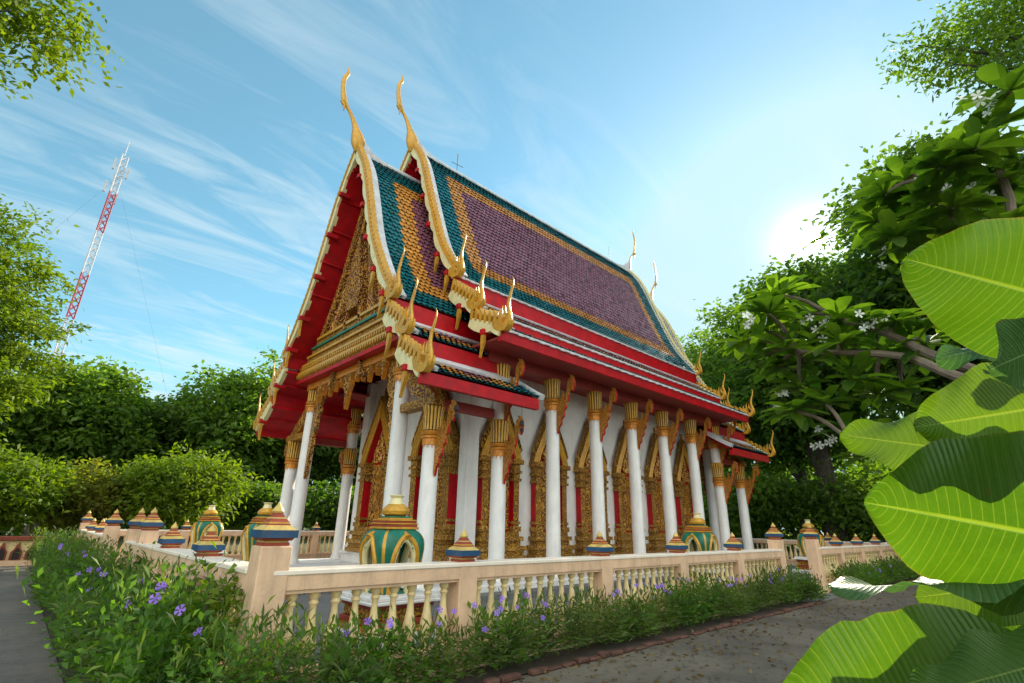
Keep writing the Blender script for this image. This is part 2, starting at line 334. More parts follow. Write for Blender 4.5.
def roof_tier(path,side,X0,X1,mirror,zone,name,parent,cw=0.175,rh=0.20):
    """laid tiles, each its own tilted pointed face over a dark underlay"""
    P,Ltot=resample(path,rh); b=MB(); fx=(lambda x: MX-x) if mirror else (lambda x:x); fy=lambda w: CY+side*w
    nrow=len(P)-1
    for k in range(nrow):
        (w0,z0),(w1,z1)=P[k],P[k+1]; b.add([(fx(X0),fy(w0),z0),(fx(X1),fy(w0),z0),(fx(X1),fy(w1),z1),(fx(X0),fy(w1),z1)],[(0,1,2,3)],3)
    ncol=int((X1-X0)/cw)
    for k in range(nrow):
        (w0,z0),(w1,z1)=P[k],P[k+1]; tw,tz=w1-w0,z1-z0; l=math.hypot(tw,tz); tw/=l; tz/=l; nw,nz=-tz,tw
        if nz<0: nw,nz=-nw,-nz
        off=0.5*cw if k%2 else 0.0
        for i in range(ncol+1):
            x0=X0+i*cw-off; x1=x0+cw*0.94
            if x1<X0+0.02 or x0>X1-0.02: continue
            x0=max(x0,X0); x1=min(x1,X1); xm=(x0+x1)/2
            h0,h1=0.010+random.random()*.006,0.05+random.random()*.016; rot=(random.random()-.5)*.012
            def pt(x,s,h): return (fx(x),fy(w0+tw*s+nw*h),z0+tz*s+nz*h)
            v=[pt(x0,-0.03,h0),pt(x1,-0.03,h0),pt(x1,l*.72,h1-.006+rot),pt(x1-(x1-x0)*.18,l*1.0,h1+rot),pt(xm,l*1.14,h1+.004),pt(x0+(x1-x0)*.18,l*1.0,h1-rot),pt(x0,l*.72,h1-.006-rot)]
            v+= [tuple(np.array(pt(x1-(x1-x0)*.18,l*1.0,h1-.022))),pt(xm,l*1.14,h1-.022),pt(x0+(x1-x0)*.18,l*1.0,h1-.022)]
            mi=zone(xm,(k+.5)*l,Ltot); b.add(v,[(0,1,2,3,4,5,6),(3,7,8,4),(4,8,9,5)],mi)
    return b.build(name,['teal','orange','purple','under'],parent)
def zone_main(X0,X1,top,bot):
    def z(x,s,Lt):
        return 0 if (x-X0<1.05 or X1-x<.95 or s<1.2 or Lt-s<.9) else (1 if (x-X0<1.66 or X1-x<1.4 or s<1.75 or Lt-s<1.35) else 2)
    return z
def zone_strip(X0,X1,e=0.7,o=1.35):
    def z(x,s,Lt):
        d=min(x-X0,X1-x)
        if Lt-s<0.26 or d<e: return 0
        return 1 if (Lt-s<0.5 or d<o) else 2
    return z
def offset(path,d):
    P=np.array(path); out=[]
    for i in range(len(P)):
        t_=P[min(i+1,len(P)-1)]-P[max(i-1,0)]; t_/=np.hypot(*t_); n=np.array([-t_[1],t_[0]]); n=n if n[1]>0 else -n
        out.append(P[i]+n*d)
    return out
def strip(b,path,side,x0,x1,d0,d1,fx,mi=0):
    """a slab following the roof profile between offsets d0..d1 and x0..x1"""
    A,Bp=offset(path,d0),offset(path,d1); n=len(path); v=[]
    for x in (x0,x1):
        for q in A: v.append((fx(x),CY+side*q[0],q[1]))
        for q in Bp: v.append((fx(x),CY+side*q[0],q[1]))
    f=[]
    for i in range(n-1):
        f+=[(i,i+1,n+i+1,n+i),(2*n+i,3*n+i,3*n+i+1,2*n+i+1),(i,2*n+i,2*n+i+1,i+1),(n+i,n+i+1,3*n+i+1,3*n+i)]
    f+=[(0,n,3*n,2*n),(n-1,3*n-1,4*n-1,2*n-1)]
    b.add(v,f,mi)
def at_len(path,s):
    P=np.array(path); d=np.r_[0,np.cumsum(np.hypot(*np.diff(P,axis=0).T))]; s=min(max(s,0),d[-1]); w=np.interp(s,d,P[:,0]); z=np.interp(s,d,P[:,1])
    i=min(max(np.searchsorted(d,s),1),len(P)-1); t_=P[i]-P[i-1]; t_/=np.hypot(*t_); n=np.array([-t_[1],t_[0]]); n=n if n[1]>0 else -n
    return np.array([w,z]),t_,n,d[-1]
HORN=[(-.50,.16),(-.40,-.06),(-.16,-.20),(.06,-.22),(.22,-.10),(.27,.06),(.23,.20),(.12,.22),(.13,.10),(.08,.0),(-.04,-.02),(-.12,.10),(-.08,.26),(-.14,.34),(-.22,.18),(-.34,.26)]
def dress_tier(path,side,X,mirror,front,parent,hs=.86,tooth=0.20,ncut=0.0):
    low=len(path)<12; rear=mirror; hs=.72 if rear else hs
    """barge board with its gilded fins, the white verge band behind it, purlin ends and the upturned horn"""
    fx=(lambda x: MX-x) if mirror else (lambda x:x)
    b=MB()
    # board with a scalloped lower edge
    _,_,_,Lt=at_len(path,0); n=max(6,int(Lt/0.09)); up_,lo=[],[]
    for i in range(n+1):
        p,t_,nn,_=at_len(path,Lt*i/n); ph=Lt*i/n/1.02; up_.append(p+nn*.10); lo.append(p-nn*((.13 if low else .07)+.10*abs(math.sin(math.pi*ph))**.7))
    v=[]
    for x in (X-.09,X+.05):
        for q in up_+lo: v.append((fx(x),CY+side*q[0],q[1]))
    m_=n+1; f=[]
    for i in range(n): f+=[(i,i+1,m_+i+1,m_+i),(2*m_+i,3*m_+i,3*m_+i+1,2*m_+i+1),(i,2*m_+i,2*m_+i+1,i+1),(m_+i,m_+i+1,3*m_+i+1,3*m_+i)]
    f+=[(0,m_,3*m_,2*m_),(n,2*m_+n,3*m_+n,m_+n)]
    b.add(v,f,0)
    bo=b.build('barge_board',['cream'],parent)
    low=len(path)<12; tooth=(.20 if rear else .36) if low else (.12 if rear else .21); step=.21 if low else .2; wd=.034 if low else .07
    b=MB(); k=0; s=0.06+ncut
    while s<Lt-0.05:
        p,t_,nn,_=at_len(path,s); w=wd; a=p+nn*.06-t_*w; c=p+nn*.06+t_*w
        tip=p+nn*(.06+tooth)-t_*.16; mid1=p+nn*(.06+tooth*.55)-t_*.12; mid2=p+nn*(.06+tooth*.55)+t_*.02
        b.extrude([tuple(a),tuple(c),tuple(mid2),tuple(tip),tuple(mid1)],lambda q,r,tt:(fx(tt),CY+side*q,r),X-.11,X+.05,0); s+=step
    if not low: strip(b,path,side,X-.13,X-.02,.07,.13,fx,0)
    b.build('bargeboard_fins',['cream' if rear and not low else 'gold_plain'],parent)
    b=MB(); strip(b,path,side,X+.052,X+(.16 if rear else .36),.005,.10 if not rear else .06,fx); b.build('verge_band',['mortar'],parent)
    if low and not rear: b=MB(); strip(b,path,side,X+.055,X+.075,.05,.30,fx); b.build('fin_backing',['red'],parent)
    pe=path[-1]; t_=np.array(path[-1])-np.array(path[-2]); t_/=np.hypot(*t_)
    b=MB(); b.extrude([(q*hs,r*hs) for q,r in HORN],lambda q,r,tt:(fx(tt),CY+side*(pe[0]+.08+q),pe[1]+.08+r),X-.10,X+.08,0,0)
    hp=smooth_path([(.17,-.05),(.24,.10),(.22,.28),(.17,.48),(.18,.70),(.25,.92),(.33,1.12),(.36,1.30),(.31,1.44)],3)
    b.tube([(fx(X-.02),CY+side*(pe[0]+.06+q[0]*hs),pe[1]+.08+q[1]*hs) for q in hp],[hs*(.088*(1-i/(len(hp)-1))**.8+.008) for i in range(len(hp))],8,0,flat=.75)
    for (u0,v0,u1,v1) in ((-.16,.3,-.10,.62),(-.34,.22,-.30,.50),(.05,.2,.0,.60)): b.tube([(fx(X-.02),CY+side*(pe[0]+.08+u0*hs),pe[1]+.08+v0*hs),(fx(X-.02),CY+side*(pe[0]+.08+(u0*.5+u1*.5-.03)*hs),pe[1]+.08+(v0*.4+v1*.6)*hs),(fx(X-.02),CY+side*(pe[0]+.08+u1*hs),pe[1]+.08+v1*hs)],[.05*hs,.035*hs,.006],6,0)
    b.tube([(fx(X-.02),CY+side*(pe[0]+.20*hs),pe[1]+.36*hs),(fx(X-.02),CY+side*(pe[0]+.08*hs),pe[1]+.44*hs),(fx(X-.02),CY+side*(pe[0]+.08*hs),pe[1]+.56*hs)],[.05*hs,.04*hs,.008],6,0)
    b.build('tail_horn',['gold_plain'],parent,smooth=True)
    # red purlin ends with small gold drops
    ss=[Lt*.55] if low else list(np.arange(1.6,Lt-.4,1.5))+[Lt-.35]
    for s in ss:
        b=MB(); p,t_,nn,_=at_len(path,s); q=p-nn*.2
        y=CY+side*q[0]; x0,x1=sorted((fx(X-.17),fx(X+.2))); b.box(x0,x1,y-.075,y+.075,q[1]-.075,q[1]+.075,0,.01)
        if low or s>Lt-2: b.extrude([(-.05,0),(.05,0),(.07,-.12),(.05,-.26),(-.01,-.40),(-.07,-.56),(-.09,-.60),(-.05,-.36),(-.06,-.16)],lambda a_,c_,tt:(fx(tt),y+side*a_,q[1]-.075+c_),X-.14,X-.06,1)
        b.build('purlin_end',['red','gold_plain'],parent)
def roof(profile,X0,X1,mirror,kind,near=True):
    fx=(lambda x: MX-x) if mirror else (lambda x:x)
    for side in (-1,1):
        for ti,path in enumerate(profile):
            xe = X1 if ti==0 else (X1 if kind=='main' else (9.05 if ti==1 else 9.3))
            xs = X0
            z = (zone_main(xs,xe if kind=='main' else xe+9,True,True) if ti==0 else zone_strip(xs,xe if kind=='main' or ti==2 else xe+9))
            o=roof_tier(path,side,xs+.05,xe-(.05 if kind=='main' else 0),mirror,z,'roof_tiles',T)
            dress_tier(path,side,X0,mirror,True,T)
            if kind=='main': dress_tier(path,side,MX-X0,False,True,T) if False else None
            # underside, fascia, cover strips
            b=MB(); strip(b,path,side,xs-.02,xe,-.16,-.06,fx,0)
            p=path[-1]; x0,x1=sorted((fx(xs-.03),fx(xe))); y=CY+side*p[0]; d=.30 if ti==2 else ((.52,.46) if kind=='porch' else (.52,.40))[ti]
            ya,yb=sorted((y-side*.16,y-side*.02)); b.box(x0,x1,ya,yb,p[1]-d-.02,p[1]-.045,0)
            for s in np.arange(.6,6,1.15):       # battens across the underside
                q,t_,nn,Lt=at_len(path,s)
                if s>Lt: break
                q=q-nn*.17; x0,x1=sorted((fx(xs-.02),fx(min(xe,xs+1.2)))); b.box(x0,x1,CY+side*q[0]-.04,CY+side*q[0]+.04,q[1]-.04,q[1]+.03,0)
            b.build('eave_board',['red'],T)
            if kind=='main':
                b2=MB(); x=xs+.1
                while x<xe-.1:
                    x0,x1=sorted((fx(x),fx(x+.19))); ya,yb=sorted((y-side*.03,y+side*.035)); b2.box(x0,x1,ya,yb,p[1]-.05-(.015 if int(x/.2)%2 else 0),p[1]+.004,0); x+=.2
                b2.build('eave_tile_ends',['mortar'],T)
            if ti>0:
                b=MB(); strip(b,path[:3] if kind=='porch' else path[:2],side,xs+.1,xe,.03,.09,fx,0); b.build('cover_strip',['mortar'],T)
            if ti>0 and kind!='main':
                b=MB(); strip(b,path,side,xe-.02,xe+.16,-.05,.09,fx,0); b.build('verge_band',['mortar'],T)
roof(PORCH,5.7,9.2,False,'porch'); roof(PORCH,5.7,9.2,True,'porch')
roof(MAIN,7.8,22.0,False,'main')
for side in (-1,1):
    for path in MAIN: dress_tier(path,side,7.8,True,True,T)
# ridges
b=MB()
for x0,x1,z in ((5.85,8.2,13.72),(21.6,23.95,13.72),(7.95,21.85,15.12)):
    b.tube([(x0,CY,z),(x1,CY,z)],.11,10)
def wedge(x0,x1,z0,z1): 
    b.extrude([(x0,z0-.25),(x1,z0-.15),(x1,z0+.04),(x0+(x1-x0)*.5,z0+.16),(x0+(x1-x0)*.2,z0+.42),(x0,z1)],lambda a,c,tt:(a,tt,c),CY-.10,CY+.10)
wedge(5.68,6.75,13.72,14.35); wedge(7.78,8.95,15.12,15.75); wedge(24.12,23.05,13.72,14.35); wedge(22.02,20.85,15.12,15.75)
b.build('ridge_cap',['mortar'],T,smooth=True)
def chofa(x,z,mirror):
    kr=.55 if mirror else .92
    pts=[(0,-.38,.12),(-.01,-.14,.24),(-.03,.10,.28),(-.10,.34,.22),(-.2,.6,.13),(-.38,.96,.085),(-.58,1.22,.075),(-.70,1.38,.11),(-.76,1.52,.115),(-.83,1.85,.095),(-.86,2.15,.085),(-.84,2.42,.08),(-.77,2.60,.075),(-.74,2.74,.05),(-.79,2.92,.022)]
    P=smooth_path([(p[0],p[1],p[2]) for p in pts],3); sgn=-1 if mirror else 1
    b=MB(); b.tube([(x+sgn*p[0],CY,z+p[1]) for p in P],[max(.01,p[2]*kr) for p in P],10,0,flat=.8)
    b.extrude([(-.66,1.40),(-.86,1.36),(-.82,1.30),(-.74,1.20),(-.64,1.24)],lambda a,c,tt:(x+sgn*a,CY+tt,z+c),-.04,.04)
    b.tube([(x-sgn*.70,CY,z+1.2),(x-sgn*.70,CY,z+1.02)],[.05,.02],6)
    b.build('ridge_finial',['gold_plain'],T,smooth=True)
chofa(5.66,14.05,False); chofa(7.76,15.30,False); chofa(24.14,14.05,True); chofa(22.04,15.30,True)
b=MB(); b.tube([(9.9,CY,15.15),(9.9,CY,16.1)],.02,6); b.tube([(9.6,CY,15.55),(10.2,CY,15.6)],.012,5); b.build('lightning_rod','metal',T)
b=MB(); b.tube([(20.3,CY,15.15),(20.3,CY,16.0)],.02,6); b.build('lightning_rod','metal',T)
# ceilings and gable walls
b=MB()
for side in (-1,1):
    y0,y1=sorted((CY+side*2.9,CY+side*5.36)); b=MB(); b.box(7.85,21.95,y0,y1,5.99,6.05,0); b.build('side_ceiling','maroon',T)
for side in (-1,1):
    y=CY+side*4.28; b=MB(); b.box(8.3,21.5,y-.16,y+.16,5.70,5.985,0); b.build('column_beam','maroon',T)
def gable(xa,xb,profile,zb,name,mats,inset=.2):
    P=[q for path in profile for q in offset(path,-inset)]; P=[q for q in P if q[1]>zb]; P=[(q[0],q[1]) for q in P]
    pl=[(0,P[0][1]+.1)]+P+[(P[-1][0],zb)]; full=[(w,z) for w,z in pl]+[(-w,z) for w,z in reversed(pl[1:])]
    b=MB(); b.extrude(full,lambda a,c,tt:(tt,CY+a,c),xa,xb,0); b.build(name,mats,T)
gable(8.55,8.7,MAIN[:1],8.1,'gable_wall',['red']); gable(21.1,21.25,MAIN[:1],8.1,'gable_wall',['red'])
for mir in (False,True):
    fx=(lambda x: MX-x) if mir else (lambda x:x)
    gable(*sorted((fx(6.5),fx(6.65))),PORCH[:1],6.5,'pediment',['gold_red'],.22)
    # pediment layers: raised inner border, tympanum figure field, stacked cornice with teeth
    b=MB()
    for side in (-1,1):
        pth=[(q[0],q[1]) for q in offset(PORCH[0],-.35)][2:-2]; strip(b,pth,side,6.36,6.5,-.28,-.02,fx,0)
        pth=[(q[0]*.72,q[1]-.7) for q in offset(PORCH[0],-.6)][5:-4]; strip(b,pth,side,6.32,6.5,-.2,-.02,fx,0)
        pth=[(q[0]*.45,q[1]-1.6) for q in offset(PORCH[0],-.8)][8:-4]; strip(b,pth,side,6.28,6.5,-.16,-.02,fx,0)
    b.extrude([(-.35,7.9),(.35,7.9),(.5,8.4),(.34,9.0),(.2,9.6),(0,10.6),(-.2,9.6),(-.34,9.0),(-.5,8.4)],lambda a,c,tt:(fx(tt),CY+a,c),6.2,6.5,0)
    b.build('pediment_moulding',['gold'],T)
    b=MB()
    for k,(z0,z1,d,w,mi) in enumerate(((6.02,6.14,.38,3.42,2),(6.14,6.34,.34,3.38,0),(6.34,6.42,.40,3.40,1),(6.42,6.62,.28,3.3,0),(6.62,6.70,.34,3.28,1),(6.70,6.90,.24,3.12,0),(6.90,6.98,.30,3.05,1),(6.98,7.2,.2,2.9,0),(7.2,7.28,.26,2.85,3),(7.28,7.5,.16,2.7,0),(7.5,7.6,.22,2.6,1))):
        x0,x1=sorted((fx(6.5-d),fx(6.52))); b.box(x0,x1,CY-w,CY+w,z0+.002,z1-.002,mi)
    for i in range(48):       # row of small leaf teeth
        y=CY-3.32+i*.141
        for z in (6.32,6.60): b.extrude([(-.04,.0),(.04,.0),(.03,-.06),(0,-.13),(-.03,-.06)],lambda a,c,tt:(fx(tt),y+a,z+c),6.06 if z<6.5 else 6.15,6.12 if z<6.5 else 6.21,1)
    b.build('pediment_cornice',['gold_fine','gold_plain','red','green'],T)
    # hanging fringe under the cornice
    b=MB(); drop=[(-.20,0),(.20,0),(.24,-.14),(.16,-.3),(.19,-.42),(.08,-.6),(.04,-.85),(0,-1.0),(-.04,-.85),(-.08,-.6),(-.19,-.42),(-.16,-.3),(-.24,-.14)]
    for y,k in [(CY+d,s) for d,s in ((0,1.35),(-.52,.55),(.52,.55),(-.9,.62),(.9,.62),(-1.3,.72),(1.3,.72),(-1.75,.6),(1.75,.6),(-2.1,.8),(2.1,.8))]:
        b.extrude([(a*k*(1.05 if k<1 else .9),c*k*.95) for a,c in drop],lambda a,c,tt:(fx(tt),y+a,6.0+c),6.42,6.56,0,1)
    b.box(*sorted((fx(6.40),fx(6.9))),CY-3.1,CY+3.1,5.80,6.02,1)
    b.build('hanging_fringe',['gold','gold_deep'],T)
    br=[(0,0),(-.55,0),(-.62,-.12),(-.5,-.3),(-.56,-.5),(-.40,-.72),(-.46,-.95),(-.30,-1.2),(-.35,-1.45),(-.2,-1.75),(-.24,-2.05),(-.12,-2.4),(-.13,-2.75),(-.03,-3.1),(0,-3.0)]
    for sd in (-1,1):
        yc=CY+sd*2.9; b=MB()
        b.extrude([(a*1.15,c) for a,c in br],lambda a,c,tt:(fx(tt),yc-sd*.2+sd*a,5.95+c),6.58,6.70,0,0)
        b.build('spandrel_bracket',['gold','red'],T)
        # carved half-gable between tall column and side column
        b=MB(); b.extrude([(.2,5.55),(.2,4.95),(.55,4.62),(1.3,4.30),(1.38,4.12),(1.55,4.2),(1.6,4.45),(1.1,4.85),(.6,5.25)],lambda a,c,tt:(fx(tt),yc+sd*a,c),6.58,6.72,0,1)
        b.build('side_gable_carving',['gold','gold_deep'],T)
        b=MB(); b.box(*sorted((fx(6.5),fx(6.8))),*sorted((yc+sd*.2,yc+sd*1.7)),4.20,4.40,0); b.build('tie_beam',['gold_fine'],T)
# porch ceiling beams between columns
b=MB()
for side in (-1,1):
    y=CY+side*4.28
    for x0,x1 in ((6.53,8.55),(21.25,23.27)): b=MB(); b.box(x0,x1,y-.13,y+.13,4.205,4.42,0); b.build('porch_beam','maroon',T)

# ---- columns
CX=[6.65+2.06*k for k in range(9)]; CX=[6.74,8.86,10.92,12.95,15.02,17.03,19.15,21.12,23.15]
def shaft(z0,z1,r=.2):
    b=MB(); b.lathe([(r*1.25,z0),(r*1.25,z0+.08),(r*1.1,z0+.14),(r*1.02,z0+.2),(r,z0+.6),(r*.96,z1)],(0,0,0),24); return b
def capital_mb(z,h=.78,r=.2):
    b=MB(); seg=96; pr=[(r*1.06,z-.16),(r*1.10,z-.02),(r*1.24,z),(r*1.28,z+.05),(r*1.10,z+.08),(r*1.22,z+.12),(r*1.26,z+.16),(r*1.06,z+.19),(r*1.06,z+h*.5),(r*1.12,z+h*.8),(r*1.24,z+h*.96),(r*1.14,z+h)]
    for k,(q,zz_) in enumerate(pr):
        for i in range(seg):
            a=2*math.pi*i/seg; lob=abs(math.cos(8*a)); w=q*((.90+.16*lob**.6) if k>=7 else (1+.03*lob)); b.v.append((w*math.cos(a),w*math.sin(a),zz_))
    for k in range(len(pr)-1):
        for i in range(seg):
            j=(i+1)%seg; b.f.append((k*seg+i,k*seg+j,(k+1)*seg+j,(k+1)*seg+i)); b.m.append((2 if abs(math.cos(8*2*math.pi*(i+.5)/seg))<.42 else 0) if k>=7 else (2 if k in (3,6) else 1))
    b.f.append(tuple(range(seg-1,-1,-1))); b.m.append(1); b.f.append(tuple((len(pr)-1)*seg+i for i in range(seg))); b.m.append(0)
    for i in range(12):       # drip of leaf points over the shaft
        a=2*math.pi*i/12; c,s_=math.cos(a),math.sin(a); q=r*1.07
        w=.045; b.add([(q*c-w*s_,q*s_+w*c,z-.02),(q*c+w*s_,q*s_-w*c,z-.02),(q*c*1.04,q*s_*1.04,z-.26)],[(0,1,2)],1)
    return b
BR=[(0,-.80),(.035,-.84),(.08,-.66),(.17,-.57),(.17,-.45),(.28,-.35),(.27,-.22),(.37,-.12),(.36,0),(.44,.10),(.475,.28),(.50,.46),(.545,.56),(.60,.53),(.60,.44),(.565,.36),(.62,.33),(.68,.42),(.70,.56),(.67,.70),(.60,.80),(.51,.82),(.56,.74),(.47,.70),(.43,.58),(.415,.42),(.39,.26),(.33,.12),(.27,.06),(.30,.22),(.23,.38),(.21,.20),(.15,.04),(.13,.18),(.06,.26),(.04,.08),(0,.04)]
def bracket_mb(z,side,r=.2):
    b=MB(); f=lambda a,c,t:(t,side*(r*.97+a),z+c)
    b.extrude(BR,f,-.035,.035,0,0)
    b.extrude([(a*1.0+.012,c*1.0-.022) for a,c in BR[:21]]+[(.3,.1),(.05,-.1)],f,-.02,.02,1,1)
    b.tube([(0,side*(r+a),z+c) for a,c in ((.12,-.5),(.26,-.2),(.40,.1),(.5,.42),(.56,.66))],[.025,.042,.036,.03,.02],8,0)
    return b
def column(x,y,z0,zc,side,label=None,bracket=True,r=.2,second=None):
    sh=shaft(z0,second or zc,r); sh.v=[(a+x,b_+y,c) for a,b_,c in sh.v]
    c=sh.build('column','column',T,smooth=True,loc=(x,y,z0))
    if label: c['label']=label
    for zz_ in ([zc] if second is None else [zc,second]):
        q=capital_mb(zz_,.78,r); q.v=[(a+x,b_+y,d) for a,b_,d in q.v]; q.build('capital',['gold_plain','gold_deep','groove'],c,smooth=True)
        if bracket:
            q=bracket_mb(zz_,side,r); q.v=[(a+x,b_+y,d) for a,b_,d in q.v]; q.build('eave_bracket',['bracket','red'],c)
    return c
for side in (-1,1):
    y=CY+side*4.28
    for i,x in enumerate(CX):
        if i in (0,8): column(x,y,.302,3.44,side)
        elif i in (1,7): column(x,y,.302,3.40,side,second=4.93)
        else: column(x,y,.302,4.93,side)
    for x in (6.65,23.15): column(x,CY+side*2.9,.302,5.22,side,bracket=False,r=.21)

# ---- windows and doors: gilded deep frames with red reveals, flame pediment
def opening(kind,fn,hw,z0,zs,zp,depth=.30,label=None):
    """fn(a,o,z): a along the wall, o outwards"""
    ex=lambda b,poly,o0,o1,mi=0,ms=1: b.extrude(poly,lambda a,c,t:fn(a,t,c),o0,o1,mi,ms)
    pw=hw*.30; ih=hw-pw; bz=z0+ (zs-z0)*.27
    b=MB(); ex(b,[(-hw*.98,z0+.02),(hw*.98,z0+.02),(hw*.98,zs-.02),(-hw*.98,zs-.02)],.001,.018); fr=b.build(kind,['gold_fine','red'],T)
    for sgn in (-1,1):
        b=MB(); lo,hi=sorted((sgn*ih,sgn*hw)); ex(b,[(lo,bz),(hi,bz),(hi,zs-.62),(lo,zs-.62)],.02,depth)
        for (za,zb_,g) in ((bz,bz+.14,.05),(bz+.2,bz+.28,.03),(zs-.62,zs-.54,.05),(zs-.54,zs-.40,.01),(zs-.40,zs-.32,.06),(zs-.32,zs-.14,.02),(zs-.14,zs,.10)): ex(b,[(lo-g,za),(hi+g,za),(hi+g,zb_-.003),(lo-g,zb_-.003)],.02,depth+g,0,0)
        b.build('pilaster',['gold_fine','red'],fr)
    if label: fr['label']=label
    b=MB(); zz_=z0; n=6; hs=(bz-z0)/n
    for k,g in enumerate((.16,.10,.16,.03,.09,.0)): ex(b,[(-hw-g,zz_),(hw+g,zz_),(hw+g,zz_+hs-.004),(-hw-g,zz_+hs-.004)],.002,depth+.02+g,0,0); zz_+=hs
    b.build('base_moulding',['gold_fine'],fr)
    def ogee(h,w,n=14): # half outline from (w,0) to (0,h)
        out=[]
        for i in range(n+1):
            t=i/n; q=(1-t)**1.0; out.append((w*1.06*(q*.66+.34*math.cos(t*math.pi/2)**1.15)*(1-.22*math.sin(t*math.pi)*t), h*t**.92))
        return out
    H=zp-zs; og=ogee(H,hw*1.04); oi=ogee(H*.74,hw*.70); 
    o_full=[(a,zs+c) for a,c in og]+[(-a,zs+c) for a,c in reversed(og[:-1])]; i_full=[(a,zs+c) for a,c in oi]+[(-a,zs+c) for a,c in reversed(oi[:-1])]
    b=MB(); n=len(o_full)
    v=[fn(a,depth*.95,c) for a,c in o_full]+[fn(a,depth*.95,c) for a,c in i_full]+[fn(a,0,c) for a,c in o_full]+[fn(a,.06,c) for a,c in i_full]
    b.add(v,[(i,i+1,n+i+1,n+i) for i in range(n-1)],0); b.add(v,[(i,2*n+i,2*n+i+1,i+1) for i in range(n-1)],0); b.add(v,[(n+i,n+i+1,3*n+i+1,3*n+i) for i in range(n-1)],1)
    for i in range(2,len(og)-1):        # flame tips up the rake
        for sgn in (-1,1):
            a,c=og[i]; p2=og[i-1]; ex(b,[(sgn*a*.9,zs+c-.02),(sgn*p2[0]*.96,zs+p2[1]),(sgn*(a+.13),zs+c+.0),(sgn*(a+.05),zs+c+.20)],depth*.5,depth*1.05,0,0)
    for q in (.76,.87,.97):                  # ribs following the arch
        b.tube([fn(a*q,depth*1.0,zs+(c-zs)*(q*.97)) for a,c in o_full],.04,6,2)
    ex(b,[(-.05,zp-.2),(.05,zp-.2),(.03,zp+.1),(0,zp+.34),(-.03,zp+.1)],depth*.4,depth*.8,0,0)
    b.build('flame_pediment',['gold_fine','red','gold_plain'],fr)
    b=MB(); ex(b,i_full,.05,.10,0,0)
    ex(b,[(-.28,zs+.05),(.28,zs+.05),(.34,zs+.3),(.16,zs+.55),(.07,zs+.85),(0,zs+1.1),(-.07,zs+.85),(-.16,zs+.55),(-.34,zs+.3)],.1,.2,0,0)
    b.build('tympanum',['gold_red'],fr)
    b=MB()
    ex(b,[(-ih,bz),(ih,bz),(ih,zs),(-ih,zs)],.02,.06,1,1)
    for sgn in (-1,1):
        lo,hi=sorted((sgn*.03,sgn*(ih-.10))); ex(b,[(lo,bz+.05),(hi,bz+.05),(hi,zs-.08),(lo,zs-.08)],.06,.11,0,2)
        ex(b,[(lo+.06,bz+.18),(hi-.06,bz+.18),(hi-.06,zs-.25),(lo+.06,zs-.25)],.11,.13,0,2)
    b.build('door_leaf' if kind=='door' else 'shutter',['gold','red','gold_plain'],fr)
    return fr
for k in range(6):
    xc=9.92+2.1*k
    opening('window',lambda a,o,z,xc=xc:(xc+a,WN-o,z),.70,.66,3.40,5.10,.22)
    opening('window',lambda a,o,z,xc=xc:(xc-a,WF+o,z),.70,.66,3.40,5.10,.22)
for yc in (12.66,15.9):
    opening('door',lambda a,o,z,yc=yc:(WX0-o,yc-a,z),.98,.66,3.5,5.75,.34)
    opening('door',lambda a,o,z,yc=yc:(WX1+o,yc+a,z),.98,.66,3.5,5.75,.34)
# wind bells under the eaves
for x,z in ((6.65,4.1),(8.68,4.05)):
    b=MB(); b.lathe([(.01,.0),(.05,-.04),(.06,-.14),(.02,-.15),(.01,-.2),(.05,-.24),(.02,-.33)],(x,CY-4.28-1.02,z),8); b.tube([(x,CY-5.30,z),(x,CY-5.30,z+.4)],.006,4); b.build('wind_bell','dark',T)

# ================================================================== BALUSTRADES
def cap_mb(b,x,y,z,k=1.0,kz=1.0):
    """stepped painted finial on a post: red neck, blue slab, yellow and red steps, gold bud"""
    def blk(h0,h1,z0,z1,mi):
        h0*=k; h1*=k; b.add([(x+sx*h0,y+sy*h0,z+z0*kz) for sx,sy in ((-1,-1),(1,-1),(1,1),(-1,1))]+[(x+sx*h1,y+sy*h1,z+z1*kz) for sx,sy in ((-1,-1),(1,-1),(1,1),(-1,1))],[(3,2,1,0),(4,5,6,7),(0,1,5,4),(1,2,6,5),(2,3,7,6),(3,0,4,7)],mi)
    blk(.15,.15,0,.035,2); blk(.135,.14,.035,.055,1); blk(.165,.19,.055,.085,2); blk(.215,.215,.085,.165,0); blk(.20,.14,.165,.215,1); blk(.135,.13,.215,.232,2); blk(.125,.12,.232,.25,4); blk(.12,.09,.25,.285,2); blk(.09,.085,.285,.30,1); blk(.075,.05,.30,.345,2)
    b.lathe([(.06*k,.345*kz),(.075*k,.365*kz),(.055*k,.40*kz),(.025*k,.435*kz),(.004,.47*kz)],(x,y,z),10,1)
BAL=[(.062,0),(.062,.05),(.045,.07),(.06,.13),(.075,.20),(.07,.28),(.045,.40),(.034,.50),(.032,.56),(.05,.59),(.034,.62),(.055,.65),(.055,.70)]
